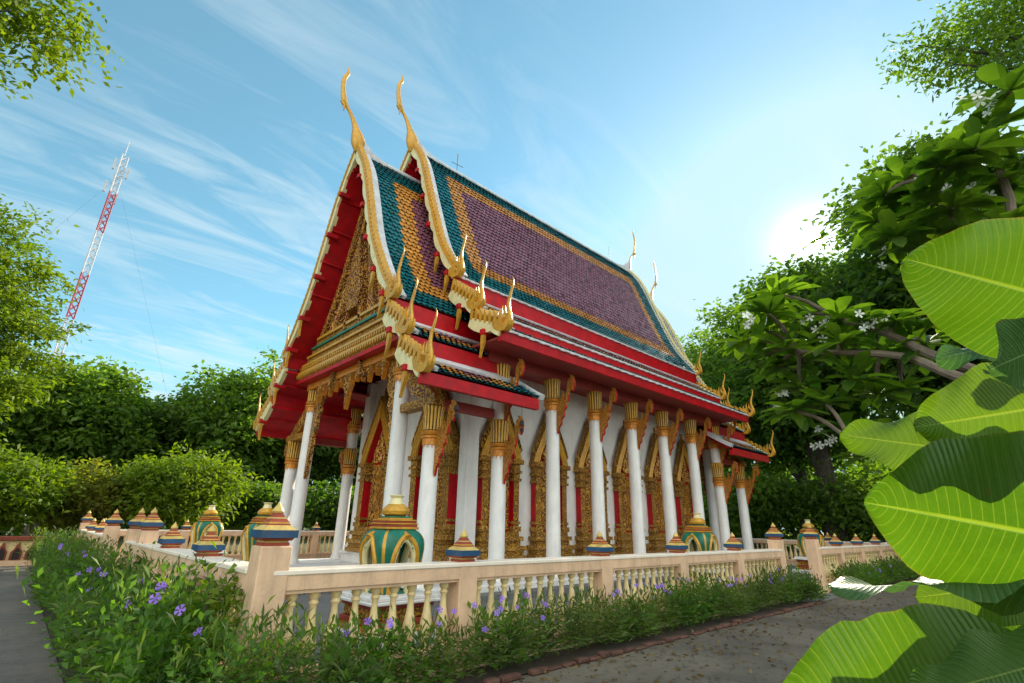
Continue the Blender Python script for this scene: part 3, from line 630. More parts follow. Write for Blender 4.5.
def balustrade(name,p0,p1,posts,label,tall=(),nb=9,ext=0.0,detail=True):
    """posts: distances along the run"""
    p0,p1=np.array(p0,float),np.array(p1,float); Lr=np.hypot(*(p1-p0)); u=(p1-p0)/Lr; nrm=np.array([-u[1],u[0]])
    o=empty(name,(p0[0],p0[1],0),label,'balustrade','balustrade runs round the temple')
    ax=abs(u[0])>.5
    def bx(b,s0,s1,h,z0,z1,mi=0,bev=0.0):
        a=p0+u*s0; c=p0+u*s1
        if ax: x0,x1=sorted((a[0],c[0])); b.box(x0,x1,a[1]-h,a[1]+h,z0,z1,mi,bev)
        else: y0,y1=sorted((a[1],c[1])); b.box(a[0]-h,a[0]+h,y0,y1,z0,z1,mi,bev)
    b=MB(); bx(b,posts[0]-ext,posts[-1],.13,-.01,.26); bx(b,posts[0]-ext,posts[-1],.16,.2,.255); b.build('base_rail','peach',o)
    b=MB(); bx(b,posts[0]-ext,posts[-1],.11,.935,.972); bx(b,posts[0]-ext,posts[-1],.135,.97,1.10); bx(b,posts[0]-ext,posts[-1],.15,1.098,1.148,1,.01); b.build('top_rail',['peach','rail_top'],o)
    proto=None
    for i,s in enumerate(posts):
        tl=s in tall; q=p0+u*s; h=1.36 if tl else 1.152; r=.145 if tl else .14
        b=MB(); b.box(q[0]-r,q[0]+r,q[1]-r,q[1]+r,-.012,h,0,.012)
        if tl: b.box(q[0]-r-.03,q[0]+r+.03,q[1]-r-.03,q[1]+r+.03,-.013,.2,0,.015)
        po=b.build('post','peach',o,loc=(q[0],q[1],0))
        b=MB(); cap_mb(b,q[0],q[1],h,.78 if tl else .72,.86 if tl else .80); b.build('post_cap',['blue','yellow','brick','green','gold_plain'],po)
    k=0
    for s0,s1 in zip(([posts[0]-ext] if ext else [])+posts[:-1],([posts[0]] if ext else [])+posts[1:]):
        if (s0,s1) in GAPS.get(name,()): continue
        n=max(2,int(round((s1-s0-.3)/.215)))
        for i in range(n):
            s=s0+.15+(i+.5)*(s1-s0-.3)/n; q=p0+u*s
            if proto is None:
                b=MB(); b.lathe([(r,z*.972+.255) for r,z in BAL],(q[0],q[1],0),10 if detail else 6); proto=b.build('baluster','baluster',o,smooth=True,loc=(q[0],q[1],0)); P0=q
            else: copy_part(proto,o,(q[0]-P0[0],q[1]-P0[1],0))
            k+=1
    return o
GAPS={}
balustrade('balustrade',(1.9,5.4),(14.1,5.4),[0.001,2.33,5.1,7.45,9.85,12.2],'peach balustrade run with caps behind the flowering bed, corner post nearest camera',tall=(0.001,12.2))
balustrade('balustrade',(16.7,5.4),(27.9,5.4),[0.0,2.1,4.3,6.6,8.9,11.2],'peach balustrade run beyond the side gateway on the right',tall=(0.0,11.2))
balustrade('balustrade',(1.9,5.6),(1.9,13.0),[2.0,4.15,6.1,7.4],'front balustrade run going left from the corner post to the front gate',tall=(6.1,7.4),ext=2.04)
balustrade('balustrade',(1.9,16.6),(1.9,23.2),[0.0,2.2,4.4,6.6],'short balustrade run past the front gate at far left',tall=(0.0,6.6))
o_=balustrade('balustrade',(2.4,23.2),(27.4,23.2),[0.0+2.5*k for k in range(11)],'balustrade run on the far side, seen between the porch columns',detail=False)
balustrade('balustrade',(27.9,5.9),(27.9,22.7),[0.0,2.4,4.8,7.2,9.6,12.0,14.4,16.8],'balustrade run behind the temple, seen through the side gateway',detail=False)
# short join between the corner post and the first bay of the front run
# ================================================================== BOUNDARY MARKERS
def sema(x,y,label,rz=0,k=1.0):
    o=empty('boundary_marker',(x,y,0),label,'boundary marker','lotus shaped boundary markers round the temple')
    b=MB()
    for h,z0,z1,mi in ((.66,.004,.14,0),(.56,.14,.22,1),(.50,.22,.30,2),(.46,.30,.44,1),(.50,.44,.50,2),(.58,.50,.545,0),(.54,.545,.60,0)): b.box(x-h,x+h,y-h,y+h,z0,z1-.002,mi,.01)
    b.build('pedestal',['white','gold_fine','brick','green'],o)
    prof=smooth_path([(.30,.60),(.34,.70),(.38,.88),(.42,1.06),(.445,1.21),(.43,1.35),(.36,1.45),(.25,1.50)],5); prof=[(q[0]*.92,q[1]) for q in prof]
    seg=128; b=MB(); rings=[]; n=len(prof)
    def pt(a,r): q=r/((abs(math.cos(a))**4.5+abs(math.sin(a))**4.5)**(1/4.5)); return (x+q*math.cos(a),y+q*math.sin(a))
    for r,z in prof:
        for i in range(seg): b.v.append((*pt(2*math.pi*i/seg,r),z))
    def inside(a,z):     # arched opening in the middle of every face
        d=abs((a+math.pi/4)%(math.pi/2)-math.pi/4); t=(z-.62)/(1.37-.62)
        return 0<t<1 and d< .52*(1-max(0,t-.35)**2/.43)
    for k_ in range(n-1):
        for i in range(seg):
            a=2*math.pi*(i+.5)/seg; z=(prof[k_][1]+prof[k_+1][1])/2
            if inside(a,z): continue
            j=(i+1)%seg; d=abs((a)%(math.pi/2)-math.pi/4); b.f.append((k_*seg+i,k_*seg+j,(k_+1)*seg+j,(k_+1)*seg+i)); b.m.append(1 if d<.05 else 0)
    body=b.build('canopy',['green','gold_plain'],o,smooth=True)
    md=body.modifiers.new('thick','SOLIDIFY'); md.thickness=.05; md.offset=-1
    P=np.array(prof)
    def surf(a,z,k2=1.02): r=np.interp(z,P[:,1],P[:,0])*k2; return (*pt(a,r),z)
    for f in range(4):
        arc=[]; 
        for i in range(25):
            t=i/24*2-1; q=1-abs(t); zt=.66+.60*min(1,q*1.9)**.8 if q<.55 else .66+.60*(1-.0*(q)); 
            ang=math.pi*i/24; d=-.53*math.cos(ang); z=.62+.77*math.sin(ang)**.6; arc.append(surf(f*math.pi/2+d,z))
        b=MB(); b.tube(arc,.035,8,0); b.tube([tuple(np.array(p)*[1,1,1]+np.array([(x-p[0])*.12,(y-p[1])*.12,-.035])) for p in arc],.05,8,1)
        top=surf(f*math.pi/2,1.46,1.04); b.tube([surf(f*math.pi/2,1.37,1.06),top],[.07,.01],8,0)
        b.build('arch_rim',['gold_plain','cream'],o,smooth=True)
    b=MB(); b.extrude([(-.2,.6),(.2,.6),(.24,.8),(.2,1.0),(.1,1.12),(0,1.2),(-.1,1.12),(-.2,1.0),(-.24,.8)],lambda a,c,t:(x+a*.7,y+a*.7+t,c),-.06,.06); b.build('marker_stone','cream',o)
    b=MB()
    for h,z0,z1,mi in ((.28,1.49,1.525,0),(.26,1.525,1.56,1),(.27,1.56,1.58,0),(.24,1.58,1.61,1),(.25,1.61,1.63,0),(.20,1.63,1.655,0),(.18,1.655,1.68,2)): b.box(x-h,x+h,y-h,y+h,z0,z1-.001,mi,.006)
    b.lathe([(.15,1.68),(.20,1.71),(.21,1.76),(.17,1.82),(.12,1.86)],(x,y,0),24,0,lambda a,k2:1+.06*abs(math.cos(8*a)))
    b.lathe([(.115,1.855),(.10,1.9),(.085,1.95),(.115,1.99),(.10,2.0)],(x,y,0),16,3)
    b.build('crown',['gold_plain','brick','green','cream'],o,smooth=True)
    return o
sema(4.42,7.42,'green and gold marker with arched openings just behind the corner balustrade')
sema(14.15,7.45,'green and gold marker standing near the far end of the near balustrade run')
sema(4.75,14.3,'green marker half hidden behind the tall corner post')
sema(4.9,20.2,'small green marker in front of the left shrubs, beyond the front balustrade')
sema(23.7,7.7,'small marker behind the fence right of the side gateway')

# ================================================================== PLANTS
def arr_mesh(name,V,F,mats,parent=None,loc=(0,0,0),mi=None,smooth=False):
    me=bpy.data.meshes.new(name); V=np.asarray(V,np.float32)-np.asarray(loc,np.float32); F=np.asarray(F,np.int32); k=F.shape[1]
    me.vertices.add(len(V)); me.vertices.foreach_set('co',V.ravel()); me.loops.add(F.size); me.loops.foreach_set('vertex_index',F.ravel())
    me.polygons.add(len(F)); me.polygons.foreach_set('loop_start',np.arange(0,F.size,k,dtype=np.int32)); me.polygons.foreach_set('loop_total',np.full(len(F),k,np.int32))
    for m in (mats if isinstance(mats,(list,tuple)) else [mats]): me.materials.append(M_[m] if isinstance(m,str) else m)
    if mi is not None: me.polygons.foreach_set('material_index',np.asarray(mi,np.int32))
    me.update(calc_edges=True); o=bpy.data.objects.new(name,me); COL.objects.link(o)
    pw=np.array(WORLD.get(parent.name,(0,0,0)) if parent else (0,0,0),float); o.location=np.array(loc)-pw; o.parent=parent; WORLD[o.name]=tuple(loc)
    return o
def leaves(centres,dirs,length,width,fold=.25,droop=.0,rng=RNG):
    """diamond leaves: base, two sides, tip"""
    n=len(centres); d=dirs/np.linalg.norm(dirs,axis=1,keepdims=True)
    r=rng.normal(size=(n,3)); sdir=np.cross(d,r); sdir/=np.linalg.norm(sdir,axis=1,keepdims=True)+1e-9; nn=np.cross(sdir,d)
    Ln=(length*(.65+.7*rng.random((n,1)))); Wn=Ln*width
    base=centres; tip=centres+d*Ln+np.array([0,0,-1])*Ln*droop
    mid=centres+d*Ln*.45
    V=np.stack([base,mid+sdir*Wn*.5+nn*Wn*fold*.5,tip,mid-sdir*Wn*.5+nn*Wn*fold*.5],1).reshape(-1,3)
    return V,np.arange(4*n).reshape(n,4)
def crown_leaves(blobs,n,length,width,clump=.5,per=26,flat=.6,droop=.2,shell=.55,rng=RNG):
    """blobs: (x,y,z,rx,ry,rz); leaves gathered in clumps through the outer part of each blob, gaps between"""
    vol=np.array([b_[3]*b_[4]*b_[5] for b_ in blobs])**.67; nb=np.maximum(1,(n/per*vol/vol.sum()).astype(int)); C=[];D=[]
    for b_,k in zip(blobs,nb):
        u=rng.normal(size=(k,3)); u/=np.linalg.norm(u,axis=1,keepdims=True); r=(shell+(1.06-shell)*rng.random((k,1))**.6)*(1+.18*rng.normal(size=(k,1)))
        cc=np.array(b_[:3])+u*r*np.array(b_[3:6])
        q=cc[:,None,:]+rng.normal(size=(k,per,3))*np.array([clump,clump,clump*flat])*(.6+.8*rng.random((k,1,1)))
        dd=rng.normal(size=(k,per,3))+u[:,None,:]*.8; dd[...,2]*=.6; C.append(q.reshape(-1,3)); D.append(dd.reshape(-1,3))
    return leaves(np.concatenate(C),np.concatenate(D),length,width,droop=droop,rng=rng)
LM=dict(
    dark=leafmat('dark_foliage',(0.022,0.058,0.011,1),(0.085,0.15,0.026,1),.55),
    mid=leafmat('mid_foliage',(0.035,0.085,0.011,1),(0.12,0.20,0.028,1),.5),
    light=leafmat('yellow_green_foliage',(0.06,0.125,0.006,1),(0.17,0.24,0.015,1),.45,tcol=(1.7,1.7,.4,1)),
    olive=leafmat('olive_foliage',(0.055,0.085,0.01,1),(0.19,0.19,0.035,1),.48),
    bed=leafmat('ruellia_foliage',(0.03,0.06,0.014,1),(0.12,0.17,0.04,1),.42,.4,2.0),
    bed2=leafmat('bushy_bed_foliage',(0.025,0.075,0.01,1),(0.10,0.20,0.025,1),.45,.4,2.0),
    plum=leafmat('frangipani_foliage',(0.028,0.075,0.012,1),(0.11,0.19,0.022,1),.55,.35,.9),
)
def tree(name,loc,blobs,n,length,width,mat,label,cat='tree',trunk_r=.25,trunk_top=None,clump=.5,per=26,bark='bark',group=None,limbs=5,**k):
    rng=np.random.default_rng(abs(hash((round(loc[0],2),round(loc[1],2))))%99991)
    o=empty(name,(loc[0],loc[1],0),label,cat,group); b=MB(); bl=np.array(blobs)
    top=trunk_top or (bl[:,2].mean()); c=bl[:,:3].mean(0)
    p=[(loc[0],loc[1],-.03),(loc[0]+.05*trunk_r,loc[1],top*.3),(loc[0]+(c[0]-loc[0])*.35,loc[1]+(c[1]-loc[1])*.35,top*.65),(loc[0]+(c[0]-loc[0])*.6,loc[1]+(c[1]-loc[1])*.6,top)]
    P=smooth_path(p,4); b.tube(P,list(np.linspace(trunk_r*1.2,trunk_r*.35,len(P))),10)
    for i in range(limbs):
        q=bl[i%len(bl)]; s=P[int(len(P)*(.4+.1*(i%4)))]; e=q[:3]+(rng.random(3)-.5)*q[3:6]*.9; m=(np.array(s)+e)/2+np.array([0,0,.12*np.linalg.norm(e-s)])
        Q=smooth_path([s,m,e],4); b.tube(Q,list(np.linspace(trunk_r*.45,trunk_r*.06,len(Q))),7)
    b.build('trunk',bark,o,smooth=True)
    V,F=crown_leaves(blobs,n,length,width,clump,per,rng=rng,**k); arr_mesh('crown',V,F,LM[mat],o,(loc[0],loc[1],0)); return o
def blobset(cx,cy,cz,rx,ry,rz,n,seed):
    g=np.random.default_rng(seed); out=[(cx,cy,cz,rx*.6,ry*.6,rz*.6)]
    for i in range(n):
        a=2*math.pi*(i+g.random()*.7)/n; e=(g.random()-.35)*1.3; s=.26+.26*g.random()
        out.append((cx+math.cos(a)*rx*.66*math.cos(e),cy+math.sin(a)*ry*.66*math.cos(e),cz+math.sin(e)*rz*.72,rx*s,ry*s,rz*s*.85))
    return out
# --- left: acacia, overhanging branch, tree row, shrubs
tree('acacia_tree',(-3.6,21.5),[(-3.15,21.6,10.0,1.8,2,.55),(-2.45,21.8,8.9,1.7,2,.5),(-2.15,21.7,7.9,1.5,2,.45),(-2.85,21.5,7.0,2.0,2.2,.5),(-1.95,22,6.3,1.4,1.6,.4),(-2.55,21.7,5.5,1.9,2.0,.45),(-3.15,21.4,4.6,2.2,2,.45),(-2.65,21.6,3.7,1.7,1.8,.4),(-5.45,21.5,8,2,2,2),(-4.15,21.6,9.0,1.6,1.6,.6),(-4.35,21.5,5.8,1.6,1.8,.6),(-1.0,21.6,7.3,.9,1,.4),(-1.1,21.6,6.2,1.1,1,.45),(-1.0,21.7,5.2,1.0,1,.4)],42000,.17,.42,'light','yellow-green feathery tree at the left edge',trunk_r=.22,clump=.26,per=40,flat=.4,shell=.15)
tree('overhanging_tree',(-4.2,7.2),[(-1.75,6.9,7.3,.75,.8,.35),(-1.3,6.9,6.7,.5,.6,.2),(-1.55,6.9,6.2,.4,.5,.16),(-2.2,7,6.5,.8,.9,.35),(-.95,7,7.25,.30,.4,.13),(-1.2,7,7.0,.35,.4,.15),(-2.9,7,7.6,1.2,1.2,.7),(-4,7,7.8,1.5,1.5,1)],19000,.085,.5,'light','leafy branch reaching in at the top left corner',trunk_r=.18,clump=.13,per=26,flat=.6,shell=.15)
TL=[(1.2,45,0,'mid',12.4,3.6),(-8,44,1,'mid',12,5),(7.2,48,2,'dark',11.0,3.6),(12.0,45,3,'mid',14.6,4.6),(18,47,4,'dark',14,5.2),(25,47,5,'dark',14,5.5),(32,49,6,'dark',15,6)]
TLL=['broad green tree, middle of the far left tree row','green tree far behind the acacia at the left edge','dark tree with a rounded top, left of the roof','dark green tree just left of the red barge board','dark tree seen between the front columns','dark tree behind the right part of the porch','dark tree far behind the temple hall']
for (x,y,s,m,h,r),lb in zip(TL,TLL):
    tree('background_tree',(x,y),blobset(x,y,h*.58,r,r,h*.42,13,s+20),20000,.42,.55,m,lb,trunk_r=.4,clump=.55,per=26,flat=.45,shell=.7,group='tall trees beyond the temple grounds')
SH=[(5.3,27,4.6,2.3,'light','rounded yellow-green shrub behind the far left markers'),(2.2,28.0,3.7,1.5,'olive','bushy olive shrub at the end of the stone planter wall'),(-.9,26.5,4.1,2.0,'light','yellow-green frangipani shrub at the left edge behind the planter wall'),(9.2,29.5,3.4,1.6,'mid','green shrub behind the porch columns at left')]
for i,(x,y,h,r,m,lb) in enumerate(SH):
    tree('garden_shrub',(x,y),blobset(x,y,h*.56,r,r*.9,h*.48,13,50+i),11000,.24,.40,m,lb,'shrub',trunk_r=.12,clump=.3,per=16,limbs=7,bark='palebark',group='shrubs beyond the planter wall')
tree('garden_shrub',(14,27.5),blobset(14,27.5,2.0,3.0,1.6,1.6,8,77),9000,.30,.5,'dark','low dark bushes seen between the porch columns','shrub',trunk_r=.12,clump=.35,per=16,group='shrubs beyond the planter wall')
# --- right: trees behind the fence
TR=[(49,24,0,'mid',22.5,6.5,'distant green tree just right of the roof end'),(42,17.5,1,'mid',18,5.2,'light green tree beside the lower eave tips'),(38,12.2,2,'dark',18.8,4.6,'dark tree behind the rear marker'),(34.5,9.8,3,'dark',17.2,4.4,'big tree with a thick grey trunk behind the fence'),(30,3.2,4,'dark',17.2,4.0,'dark tree towering behind the frangipani'),(26.5,-.8,5,'dark',18.5,5.0,'tall dark tree at the right edge behind the large leaves')]
EX={3:[(33.8, 9.1, 16.15, 1.6, 1.6, 1.2),(33.2, 7.32, 16.03, 1.7, 1.7, 1.2),(34.33, 10.84, 16.31, 1.7, 1.7, 1.3)],2:[(37.8,10.9,18.3,2.0,2.0,1.5)],4:[(29.8,5.2,14.2,1.3,1.4,1.0),(29.0,3.9,16.8,1.3,1.3,1.0),(28.75, 3.77, 17.06, 1.0, 1.2, 0.9),(28.41, 2.27, 18.24, 1.3, 1.3, 1.0),(27.98, 1.13, 18.54, 1.3, 1.3, 1.0),(30.3,6.5,12.6,1.5,1.5,1.1)],1:[(39.02, 15.53, 17.74, 1.9, 1.9, 1.5),(41.5,16.5,15.5,2.6,2.6,2.0)]}
for x,y,s,m,h,r,lb in TR:
    tree('background_tree',(x,y),blobset(x,y,h*.60,r,r,h*.40,10,s+120)+EX.get(s,[]),24000,.40,.55,m,lb,trunk_r=.62 if s==3 else .35,trunk_top=h*.6,clump=.6,per=22,flat=.6,group='tall trees beyond the temple grounds')
for x,y,h,r,lb in ((34,14.5,5,3.6,'understorey bush behind the rear columns'),(36,8,5.5,3.8,'understorey bush behind the thick trunk'),(33,3.5,5,3.4,'understorey bush right of the thick trunk'),(31,-1,6,4,'understorey bush hidden low behind the large leaves'),(39,20,6,4.5,'understorey bush behind the rear porch eave')):
    tree('understorey_bush',(x,y),blobset(x,y,h*.5,r,r,h*.5,8,int(x*7+y)),9000,.36,.5,'mid',lb,'bush',trunk_r=.1,clump=.5,per=18,group='bushes under the trees behind the fence')
tree('canopy_tree',(13.5,-5.5),[(12.6,-.9,11.6,1.0,1.1,.7),(12.2,-.2,11.0,.7,.8,.35),(13.4,-1.6,12.4,1.2,1.2,.8),(12.3,-1.2,10.3,.7,.8,.4),(12.0,.1,11.7,.5,.5,.2),(13.5,-3,12.5,2,2,1.5)],12000,.12,.5,'mid','leafy bough hanging in at the top right corner',trunk_r=.25,clump=.2,per=22,shell=.15)

def woodland(name,x0,x1,y0,y1,h,n,label):
    rng=np.random.default_rng(31); C=np.c_[x0+(x1-x0)*rng.random(n),y0+(y1-y0)*rng.random(n),h*rng.random(n)**.8]; C[:,2]*=.8+.2*np.sin(C[:,0]*.6)*np.sin(C[:,1]*.5+1)
    V,F=leaves(C,rng.normal(size=(n,3)),.62,.6,rng=rng); tag(arr_mesh(name,V,F,LM['dark'],None,(x0,y0,0)),label,'woodland',None,'stuff')
woodland('woodland',43,60,-16,40,9.5,26000,'dark mass of far trees behind the rear fence')
woodland('woodland',-28,44,52,60,9.0,24000,'dark mass of far trees along the left horizon')
# ---- flower beds
def bed(name,regions,label,mats,hgt,dens,leaf,seed,flowers,narrow=.13,wide=.35):
    rng=np.random.default_rng(seed); C=[];D=[];Ls=[]
    for (x0,x1,y0,y1) in regions:
        n=int(dens*(x1-x0)*(y1-y0))
        P=np.c_[x0+(x1-x0)*rng.random(n),y0+(y1-y0)*rng.random(n)]
        hm=hgt*(.62+.5*rng.random(n))*(.8+.35*np.sin(P[:,0]*1.7+seed)*np.cos(P[:,1]*1.3+1))
        for i in range(n):
            lean=rng.normal(size=2)*.16; m=int(10+6*rng.random())
            for k in range(m):
                t=(k+.5)/m; t=.12+.88*t; pos=np.array([P[i,0]+lean[0]*t*hm[i]*1.6,P[i,1]+lean[1]*t*hm[i]*1.6,hm[i]*t]); a=k*2.4+rng.random(); el=.35+.7*t*rng.random()+(.5 if t>.85 else 0)
                C.append(pos); D.append([math.cos(a)*math.cos(el),math.sin(a)*math.cos(el),math.sin(el)])
    C=np.array(C);D=np.array(D); mi=((np.sin(C[:,0]*2.1+seed)*np.cos(C[:,1]*2.7+C[:,0])+rng.normal(size=len(C))*.45)>wide).astype(int)
    V,F=leaves(C,D,leaf*np.where(mi[:,None]==1,.62,1.0),np.where(mi[:,None]==1,.42,narrow),fold=.3,droop=.22,rng=rng)
    o=arr_mesh(name,V,F,[LM[m] for m in mats],None,(regions[0][0],regions[0][2],0),mi); tag(o,label,'flower bed',None,'stuff')
    for (x,y,z,s) in flowers:
        b=MB(); tilt=Vector((-.5+rng.normal()*.3,-.75+rng.normal()*.3,.6)).normalized(); qt=tilt.to_track_quat('Z','Y')
        for p_ in range(5):
            a=p_*2*math.pi/5+rng.random()*.2; pts=[(0,0,-.01),(math.cos(a-.35)*.7,math.sin(a-.35)*.7,.15),(math.cos(a-.5)*1.0,math.sin(a-.5)*1.0,.16),(math.cos(a)*1.15,math.sin(a)*1.15,.1),(math.cos(a+.5)*1.0,math.sin(a+.5)*1.0,.18),(math.cos(a+.35)*.7,math.sin(a+.35)*.7,.15)]
            b.add([Vector((x,y,z))+qt@(Vector(q)*s) for q in pts],[(0,1,2,3,4,5)],0)
        b.tube([Vector((x,y,z)),Vector((x,y,z))-tilt*s*1.2],[s*.28,s*.1],6,0)
        b.build('flower',PET,o,loc=(x,y,z))
    return o
PET=leafmat('violet_petals',(0.20,0.10,0.50,1),(0.38,0.22,0.75,1),.3,.6,4.0,(1.1,.9,1.3,1))
fr=random.Random(3)
def fl(n,x0,x1,y0,y1,z0,z1,s): return [(fr.uniform(x0,x1),fr.uniform(y0,y1),fr.uniform(z0,z1),s*fr.uniform(.8,1.15)) for _ in range(n)]
bed('flower_bed',[(1.35,2.6,4.35,5.15),(2.6,14.0,4.78,5.2),(13.8,14.6,4.6,5.1)],'low green bed with small violet flowers along the near balustrade','bed bed2'.split(),.80,230,.155,5,fl(16,1.6,5,4.3,5,.6,.78,.03)+fl(38,5,13.8,4.7,5.1,.5,.78,.032))
bed('flower_bed',[(.80,1.74,4.9,12.2),(.72,1.6,12.2,16),(.85,1.7,16,22)],'leafy green bed with a few violet flowers along the front balustrade','bed bed2'.split(),1.0,210,.155,9,[(1.15,5.9,1.0,.042),(1.05,5.5,.95,.042),(1.2,5.25,.88,.042),(1.1,6.6,1.0,.036),(.95,6.1,.85,.036),(1.3,5.0,.75,.036)]+fl(12,.75,1.3,6,16,.85,1.05,.034),wide=-.1)
bed('flower_bed',[(17.0,27.5,4.55,5.2)],'dark green bed beyond the side gateway','bed2 bed'.split(),.75,110,.18,15,fl(6,18,22,4.5,4.8,.4,.6,.035))
for x0,x1,y0 in ((2.5,14.3,4.66),(16.9,27.5,4.5)):
    b=MB(); x=x0
    while x<x1:
        l=.17+fr.random()*.12; dy=fr.uniform(-.03,.03); b.box(x,x+l,y0-.05+dy,y0+.05+dy,0.0,.05+fr.uniform(-.025,.02),0,.015); x+=l+.015+(.15 if fr.random()<.08 else 0)
    tag(b.build('brick_kerb','kerb'),'broken brick kerb edging the bed '+('beside the asphalt path' if x0<10 else 'beyond the gateway'),'kerb')
tree('lime_shrub',(1.55,5.75),[(1.5,5.75,.55,.3,.35,.35),(1.55,5.75,.95,.25,.28,.25),(1.5,5.8,.3,.4,.4,.25)],620,.11,.45,'light','lime-leaved shrub against the corner post','shrub',trunk_r=.02,trunk_top=.9,clump=.12,per=10,limbs=4,shell=.2)

rng=np.random.default_rng(12); n=3200; C=np.c_[2.5+26*rng.random(n)**1.3,4.68-5.5*rng.random(n)**1.6,.008+.012*rng.random(n)]; D=rng.normal(size=(n,3)); D[:,2]*=.15
V,F=leaves(C,D,.07,.45,fold=.3,rng=rng); LM['litter']=leafmat('dry_leaves',(.07,.045,.02,1),(.22,.15,.06,1),.2,.7,3.0,(1,1,1,1)); tag(arr_mesh('fallen_leaves',V,F,LM['litter'],None,(8,4,0)),'dry fallen leaves scattered over the asphalt path','fallen leaves',None,'stuff')
# ---- frangipani
def at(px,py,D):
    d=CR@np.array([px-512,341.5-py,-504.5]); d/=np.linalg.norm(d); return EYE+d*D
def frangipani():
    o=empty('frangipani_tree',(7.6,-2.4,0),'frangipani tree with long leaf rosettes and white blossoms','tree'); rng=np.random.default_rng(4); b=MB(); tips=[]
    base=np.array([7.6,-2.4,-.03]); fork=np.array([7.3,-1.6,1.9]); b.tube(smooth_path([base,(7.5,-2.1,1.0),fork],4),[.16]*5+[.15,.14,.13,.12],10)
    A_=lambda px,py,D: tuple(at(px,py,D))
    mains=[[tuple(fork),A_(985,385,6.0),A_(900,356,6.2),A_(800,352,6.4)],[tuple(fork),A_(980,372,6.1),A_(890,335,6.4),A_(835,318,6.6)],[tuple(fork),A_(1010,330,6.2),A_(960,230,6.6),A_(925,180,6.8)],[tuple(fork),A_(1040,300,6.2),A_(1010,200,6.6),A_(985,130,6.8)],[tuple(fork),A_(990,410,6.2),A_(920,430,6.0),A_(850,440,6.0)],[tuple(fork),A_(1060,250,6.6),A_(1050,150,7),A_(1040,60,7.2)]]
    mp_=[]
    for m in mains:
        P=smooth_path(m,5); b.tube(P,list(np.linspace(.06,.025,len(P))),8); mp_+=[np.array(q) for q in P[5:]]
    spots=[(880,222),(893,243),(908,236),(925,250),(770,292),(752,318),(745,345),(772,312),(760,338),(790,345),(800,318),(812,340),(835,322),(782,292),(845,345),(868,325),(870,352),(895,325),(905,215),(925,205),(935,165),(905,180),(960,180),(985,145),(1000,120),(1015,165),(960,215),(800,385),(830,400),(855,385),(880,400),(905,385),(850,430),(870,455),(895,430),(930,410),(775,375),(1010,90),(925,345),(945,320),(1020,215),(975,140),(1000,185),(878,196),(790,410),(765,360),(815,365)]
    for px_,py_ in spots:
        e_=at(px_+rng.normal()*4,py_+rng.normal()*4,6.0+rng.random()*1.0); s0=min(mp_,key=lambda q:np.linalg.norm(q-e_)+.0); b.tube(smooth_path([s0,(s0+e_)/2+np.array([0,0,.06]),e_],3),[.024,.022,.02,.02,.018,.018,.016],6); tips.append(e_)
    b.build('trunk','palebark',o,smooth=True)
    V=[];F=[];off=0
    for t_ in tips:
        n=int(13+5*rng.random()); V=[];F=[];off=0
        for k in range(n):
            a=k*2.4+rng.random()*.4; el=rng.normal()*.35+.1+.3*(k/n); d=np.array([math.cos(a)*math.cos(el),math.sin(a)*math.cos(el),math.sin(el)]); Lf=.27+.17*rng.random(); up=np.array([0,0,1.]); s=np.cross(d,up); s/=np.linalg.norm(s)+1e-9; nn=np.cross(s,d)
            for j,(u,w) in enumerate(((0,.04),(.3,.24),(.62,.36),(.86,.28),(1.0,.03))):
                c=t_+d*Lf*u-up*Lf*.25*u*u; 
                for q in (-1,0,1): V.append(c+s*q*w*Lf*.5+nn*(abs(q)*w*.16*Lf))
                if j:
                    for q in (0,1): F.append((off+(j-1)*3+q,off+(j-1)*3+q+1,off+j*3+q+1,off+j*3+q))
            off+=15
        arr_mesh('leaf_rosette',V,F,LM['plum'],o,tuple(t_))
    W_=paint('white_petals',(.85,.84,.76,1),.6,.05)
    for t_ in [tips[i] for i in range(2,len(tips),5)]:
        b=MB(); c0=t_+np.array([-.1,.18,-.06])
        for f in range(7):
            c=c0+rng.normal(size=3)*.075; ax=Vector(rng.normal(size=3)+np.array([-1.2,.3,-.2])).normalized(); qt=ax.to_track_quat('Z','Y')
            for p_ in range(5):
                a=p_*2*math.pi/5; pts=[(0,0,0),(math.cos(a-.45)*.6,math.sin(a-.45)*.6,.2),(math.cos(a-.2),math.sin(a-.2),.22),(math.cos(a+.25)*.95,math.sin(a+.25)*.95,.14),(math.cos(a+.4)*.55,math.sin(a+.4)*.55,.1)]
                b.add([Vector(c)+qt@(Vector(q)*.05) for q in pts],[(0,1,2,3,4)],0)
        b.build('blossom',W_,o)
frangipani()

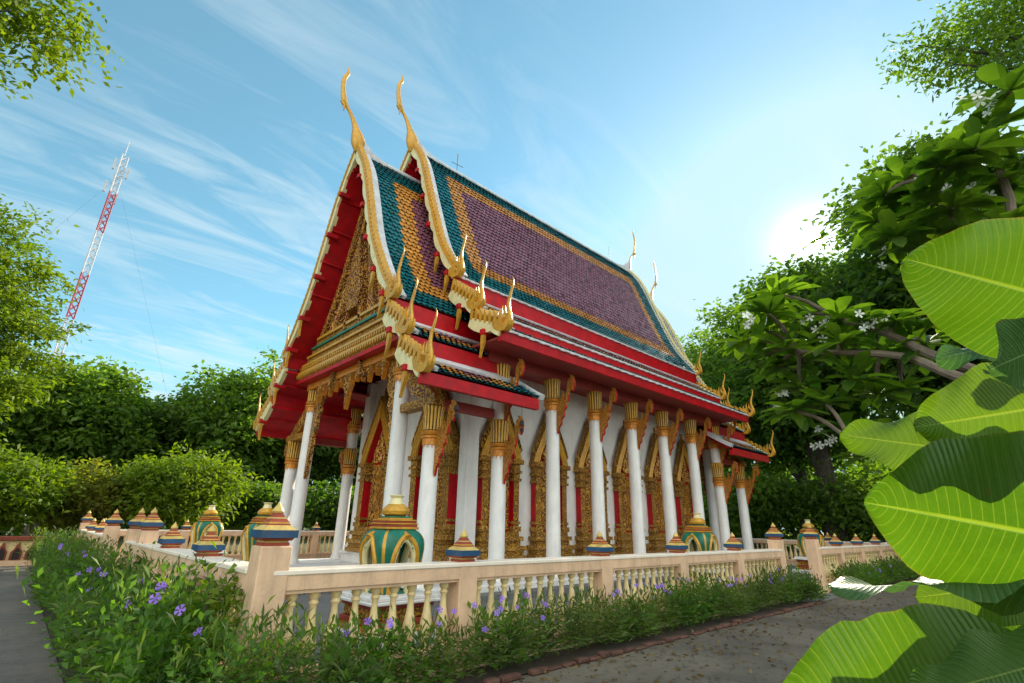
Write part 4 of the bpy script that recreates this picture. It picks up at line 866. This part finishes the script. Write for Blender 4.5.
# ---- broad-leaved plant close to the camera
def bigleaf_mat(name,dark,light,vein,trans,tc):
    m,t_,p,o=newmat(name); uv=N(t_,'ShaderNodeUVMap').outputs[0]; sp=N(t_,'ShaderNodeSeparateXYZ',{0:uv}); u,v=sp.outputs[0],sp.outputs[1]
    mth=lambda op,a,b=None: N(t_,'ShaderNodeMath',{0:a,**({1:b} if b is not None else {})},operation=op).outputs[0]
    av=mth('ABSOLUTE',v); ph=mth('SUBTRACT',mth('MULTIPLY',u,23.0),mth('MULTIPLY',mth('POWER',av,1.2),2.2)); fr_=mth('ABSOLUTE',mth('SUBTRACT',mth('FRACT',ph),.5))
    lat=N(t_,'ShaderNodeMapRange',{0:fr_,1:.02,2:.075,3:1.0,4:0.0}).outputs[0]; mid_=N(t_,'ShaderNodeMapRange',{0:av,1:.012,2:.035,3:1.0,4:0.0}).outputs[0]
    g=N(t_,'ShaderNodeNewGeometry').outputs['Position']; n=N(t_,'ShaderNodeTexNoise',{0:g,'Scale':9.0,'Detail':5.0}).outputs[0]; fine=N(t_,'ShaderNodeTexVoronoi',{0:g,'Scale':170.0},feature='DISTANCE_TO_EDGE').outputs[0]
    c=ramp(t_,n,[(.3,dark),(.72,light)]); c=mix(t_,N(t_,'ShaderNodeMapRange',{0:fine,1:0.0,2:.08,3:.07,4:0.0}).outputs[0],c,vein)
    vv=mth('MAXIMUM',mth('MULTIPLY',lat,.5),mid_); c=mix(t_,vv,c,vein)
    sp_=N(t_,'ShaderNodeTexNoise',{0:g,'Scale':38.0,'Detail':3.0}).outputs[0]; c=mix(t_,N(t_,'ShaderNodeMapRange',{0:sp_,1:.70,2:.76,3:0.0,4:.6}).outputs[0],c,(.10,.07,.02,1))
    ed=mth('ADD',av,mth('MULTIPLY',mth('SUBTRACT',n,.5),.22)); c=mix(t_,N(t_,'ShaderNodeMapRange',{0:ed,1:.965,2:1.02,3:0.0,4:.8}).outputs[0],c,(.16,.13,.03,1))
    bl=N(t_,'ShaderNodeTexNoise',{0:g,'Scale':16.0,'Detail':6.0,'Roughness':.7}).outputs[0]; c=mix(t_,N(t_,'ShaderNodeMapRange',{0:bl,1:.56,2:.72,3:0.0,4:.5}).outputs[0],c,light)
    t_.links.new(c,p.inputs['Base Color']); t_.links.new(N(t_,'ShaderNodeMapRange',{0:bl,1:.3,2:.7,3:.3,4:.55}).outputs[0],p.inputs['Roughness'])
    hh=mth('ADD',mth('MULTIPLY',vv,-1.0),mth('MULTIPLY',mth('SINE',mth('MULTIPLY',fr_,6.28)),.4)); t_.links.new(N(t_,'ShaderNodeBump',{'Height':hh,'Strength':.5,'Distance':.004}).outputs[0],p.inputs['Normal'])
    tr=N(t_,'ShaderNodeBsdfTranslucent'); t_.links.new(mix(t_,1.0,c,tc,'MULTIPLY'),tr.inputs[0]); ms=N(t_,'ShaderNodeMixShader',{0:trans,1:p.outputs[0],2:tr.outputs[0]}); t_.links.new(ms.outputs[0],o.inputs[0]); return m
BL_A=bigleaf_mat('broad_leaf_green',(.04,.10,.008,1),(.075,.155,.012,1),(.16,.23,.05,1),.52,(1.6,1.6,.3,1))
BL_B=bigleaf_mat('broad_leaf_yellow_green',(.07,.14,.008,1),(.11,.20,.014,1),(.18,.26,.05,1),.5,(1.5,1.45,.3,1))
BL_C=bigleaf_mat('broad_leaf_bloom',(.05,.12,.04,1),(.10,.18,.07,1),(.22,.32,.15,1),.4,(1.2,1.4,.6,1)); [(setattr(n.inputs['Specular IOR Level'],'default_value',.08)) for n in BL_C.node_tree.nodes if n.type=='BSDF_PRINCIPLED']
KP=.5
def atp(px,py,D): return at(px,py,D*KP)
plant=empty('broad_leaf_plant',(.62,-.2,0),'plant with very large oval leaves close to the camera at right','plant')
def bigleaf(base,tip,side,width,mat,cup=.12,curl=.1,nu=26,nv=12,wave=.006,shape=1.0,stem=True):
    width=width*KP
    base,tip,side=map(lambda q:np.array(q,float),(base,tip,side)); ax=tip-base; Lf=np.linalg.norm(ax); ax/=Lf; side=side-ax*side.dot(ax); side/=np.linalg.norm(side); nn=np.cross(ax,side)
    V=[];UV=[];F=[]
    for i in range(nu+1):
        u=.5-.5*math.cos(math.pi*i/nu); nick=1-.02*math.sin(u*31+base[0]*40)**2-(.07*math.exp(-((u-.63)/.012)**2)); w=nick*width*.5*(math.sin(math.pi*min(1,(u*.97+.03))**(.80*shape)))**.62 if u<1 else 0.004
        c=base+ax*Lf*u+nn*(-curl*Lf*(u-.35)**2)
        for j in range(nv+1):
            v=j/nv*2-1; V.append(c+side*v*w+nn*(cup*w*(v*v)+wave*math.sin(u*17+v*2)*abs(v)**2)); UV.append((u,v))
    for i in range(nu):
        for j in range(nv): a=i*(nv+1)+j; F.append((a,a+1,a+nv+2,a+nv+1))
    o=arr_mesh('leaf',V,F,mat,plant,tuple(base),smooth=True); uvl=o.data.uv_layers.new(name='UVMap'); UVA=np.array(UV,np.float32)[np.array(F).ravel()]; uvl.data.foreach_set('uv',UVA.ravel()); o.data.polygons.foreach_set('use_smooth',[True]*len(F))
    return o
VIEW=-CR[:,2]; RIGHT=CR[:,0]; UPV=CR[:,1]
bigleaf(atp(1130,318,.95),atp(903,258,.86),UPV*1.0+VIEW*-.25,.185,BL_A,cup=.18,curl=.10)
bigleaf(atp(1100,325,1.05),atp(934,357,1.0),UPV*.28+VIEW*1.0,.11,BL_C,cup=.15,curl=-.06)
bigleaf(atp(1090,330,.76),atp(984,368,.72),UPV*1.0+VIEW*-.5+RIGHT*.3,.10,BL_C,cup=.1,curl=.15)
bigleaf(atp(1110,395,.80),atp(915,428,.795),UPV*1.0+VIEW*.35,.122,BL_B,cup=.15,curl=.12)
bigleaf(atp(1030,458,.80),atp(840,436,.79),UPV*.8+VIEW*.8,.095,BL_B,cup=.12,curl=.06)
bigleaf(atp(1130,552,.80),atp(864,500,.76),UPV*1.0+VIEW*-.15,.205,BL_A,cup=.14,curl=.08)
bigleaf(atp(1130,560,.90),atp(833,598,.80),(at(960,590,1)-EYE)+UPV*.13,.17,BL_C,cup=.05,curl=.10)
bigleaf(atp(1060,578,1.1),atp(915,598,1.05),UPV*.9+VIEW*.6,.10,BL_B,cup=.1,curl=.1)
bigleaf(atp(1080,570,1.15),atp(945,622,1.1),UPV*.8+VIEW*.6+RIGHT*.3,.10,BL_A,cup=.12,curl=.1)
bigleaf(atp(1110,745,.72),atp(770,712,.68),UPV*1.0+VIEW*.25,.20,BL_A,cup=.10,curl=.08)
bigleaf(atp(1120,640,.64),atp(910,702,.60),UPV*.5+VIEW*1.0,.07,BL_A,cup=.2,curl=.1)
b=MB(); P=smooth_path([(.62,-.2,-.02),(.61,-.21,.8),(.60,-.2,1.4),(.61,-.19,1.9)],5); b.tube(P,list(np.linspace(.022,.010,len(P))),8)
for bx_,by_,D in ((1130,312,.95),(1100,325,1.05),(1090,330,.76),(1110,395,.80),(1130,552,.8),(1130,560,.92),(1060,578,1.1),(1080,570,1.15),(1110,745,.72),(1120,640,.64),(1030,458,.80)):
    e=atp(bx_,by_,D); z=min(1.85,max(.3,e[2]-.08)); b.tube([(.61,-.2,z),tuple(e)],[.006,.004],6)
b.build('stem',BL_A,plant,smooth=True)

# ================================================================== BACKGROUND STRUCTURES
pw=empty('planter_wall',(-1,24.4,0),'low cream planter wall with a row of small red pointed niches','wall')
b=MB(); b.box(-8,2.45,24.2,24.6,-.02,.16,0); b.box(-8,2.45,24.28,24.6,.16,.76,1); b.build('wall_body',['peach','baluster'],pw)
b=MB(); b.box(-8.05,2.5,24.15,24.65,.76,.90,0,.02); b.build('coping','terracotta',pw)
for i in range(26):
    x=-7.0+i*.37; b=MB(); f=lambda a,c,t:(x+a*.62,t,c)
    b.extrude([(-.24,.18),(.24,.18),(.24,.42),(.14,.5),(.08,.62),(0,.72),(-.08,.62),(-.14,.5),(-.24,.42)],f,24.2,24.278,0); b.extrude([(-.15,.2),(.15,.2),(.15,.40),(0,.56),(-.15,.40)],f,24.17,24.2,1); b.build('niche_panel',['terracotta','dark'],pw)
# radio mast
mast=empty('radio_mast',(-.8,70,0),'tall red and white lattice radio mast in the distance','mast'); zt=43.2
def lattice(z0,z1,w,mi,name):
    b=MB(); cx_,cy_=-.8,70
    for a in range(3):
        t0=a*2*math.pi/3; b.tube([(cx_+w*math.cos(t0),cy_+w*math.sin(t0),z0),(cx_+w*math.cos(t0),cy_+w*math.sin(t0),z1)],.075,5)
        z=z0; t1=t0+2*math.pi/3
        while z<z1-.1:
            b.tube([(cx_+w*math.cos(t0),cy_+w*math.sin(t0),z),(cx_+w*math.cos(t1),cy_+w*math.sin(t1),z+.9)],.045,4); b.tube([(cx_+w*math.cos(t1),cy_+w*math.sin(t1),z),(cx_+w*math.cos(t0),cy_+w*math.sin(t0),z+.9)],.035,4); z+=.9
    b.build(name,mi,mast)
z=0; k=0
while z<zt-.1: lattice(z,min(z+5.4,zt),.42,'steel_r' if k%2==0 else 'steel_w','lattice_section'); z+=5.4; k+=1
b=MB(); b.tube([(-.8,70,zt),(-.8,70,zt+2.2)],.05,5)
for a,z in ((0,41),(1.9,40),(3.8,41.4),(.9,37.5),(2.9,38.5)): b.box(-.8+math.cos(a)*.8-.11,-.8+math.cos(a)*.8+.11,70+math.sin(a)*.8-.11,70+math.sin(a)*.8+.11,z-.75,z+.75); b.tube([(-.8,70,z),(-.8+math.cos(a)*.8,70+math.sin(a)*.8,z)],.03,4)
b.build('antenna','steel_w',mast)
b=MB()
for a in range(3):
    t0=a*2*math.pi/3+.5
    for z in (20,40): b.tube([(-.8,70,z),(-.8+math.cos(t0)*22,70+math.sin(t0)*22,0)],.009,4)
b.build('guy_wire','metal',mast)
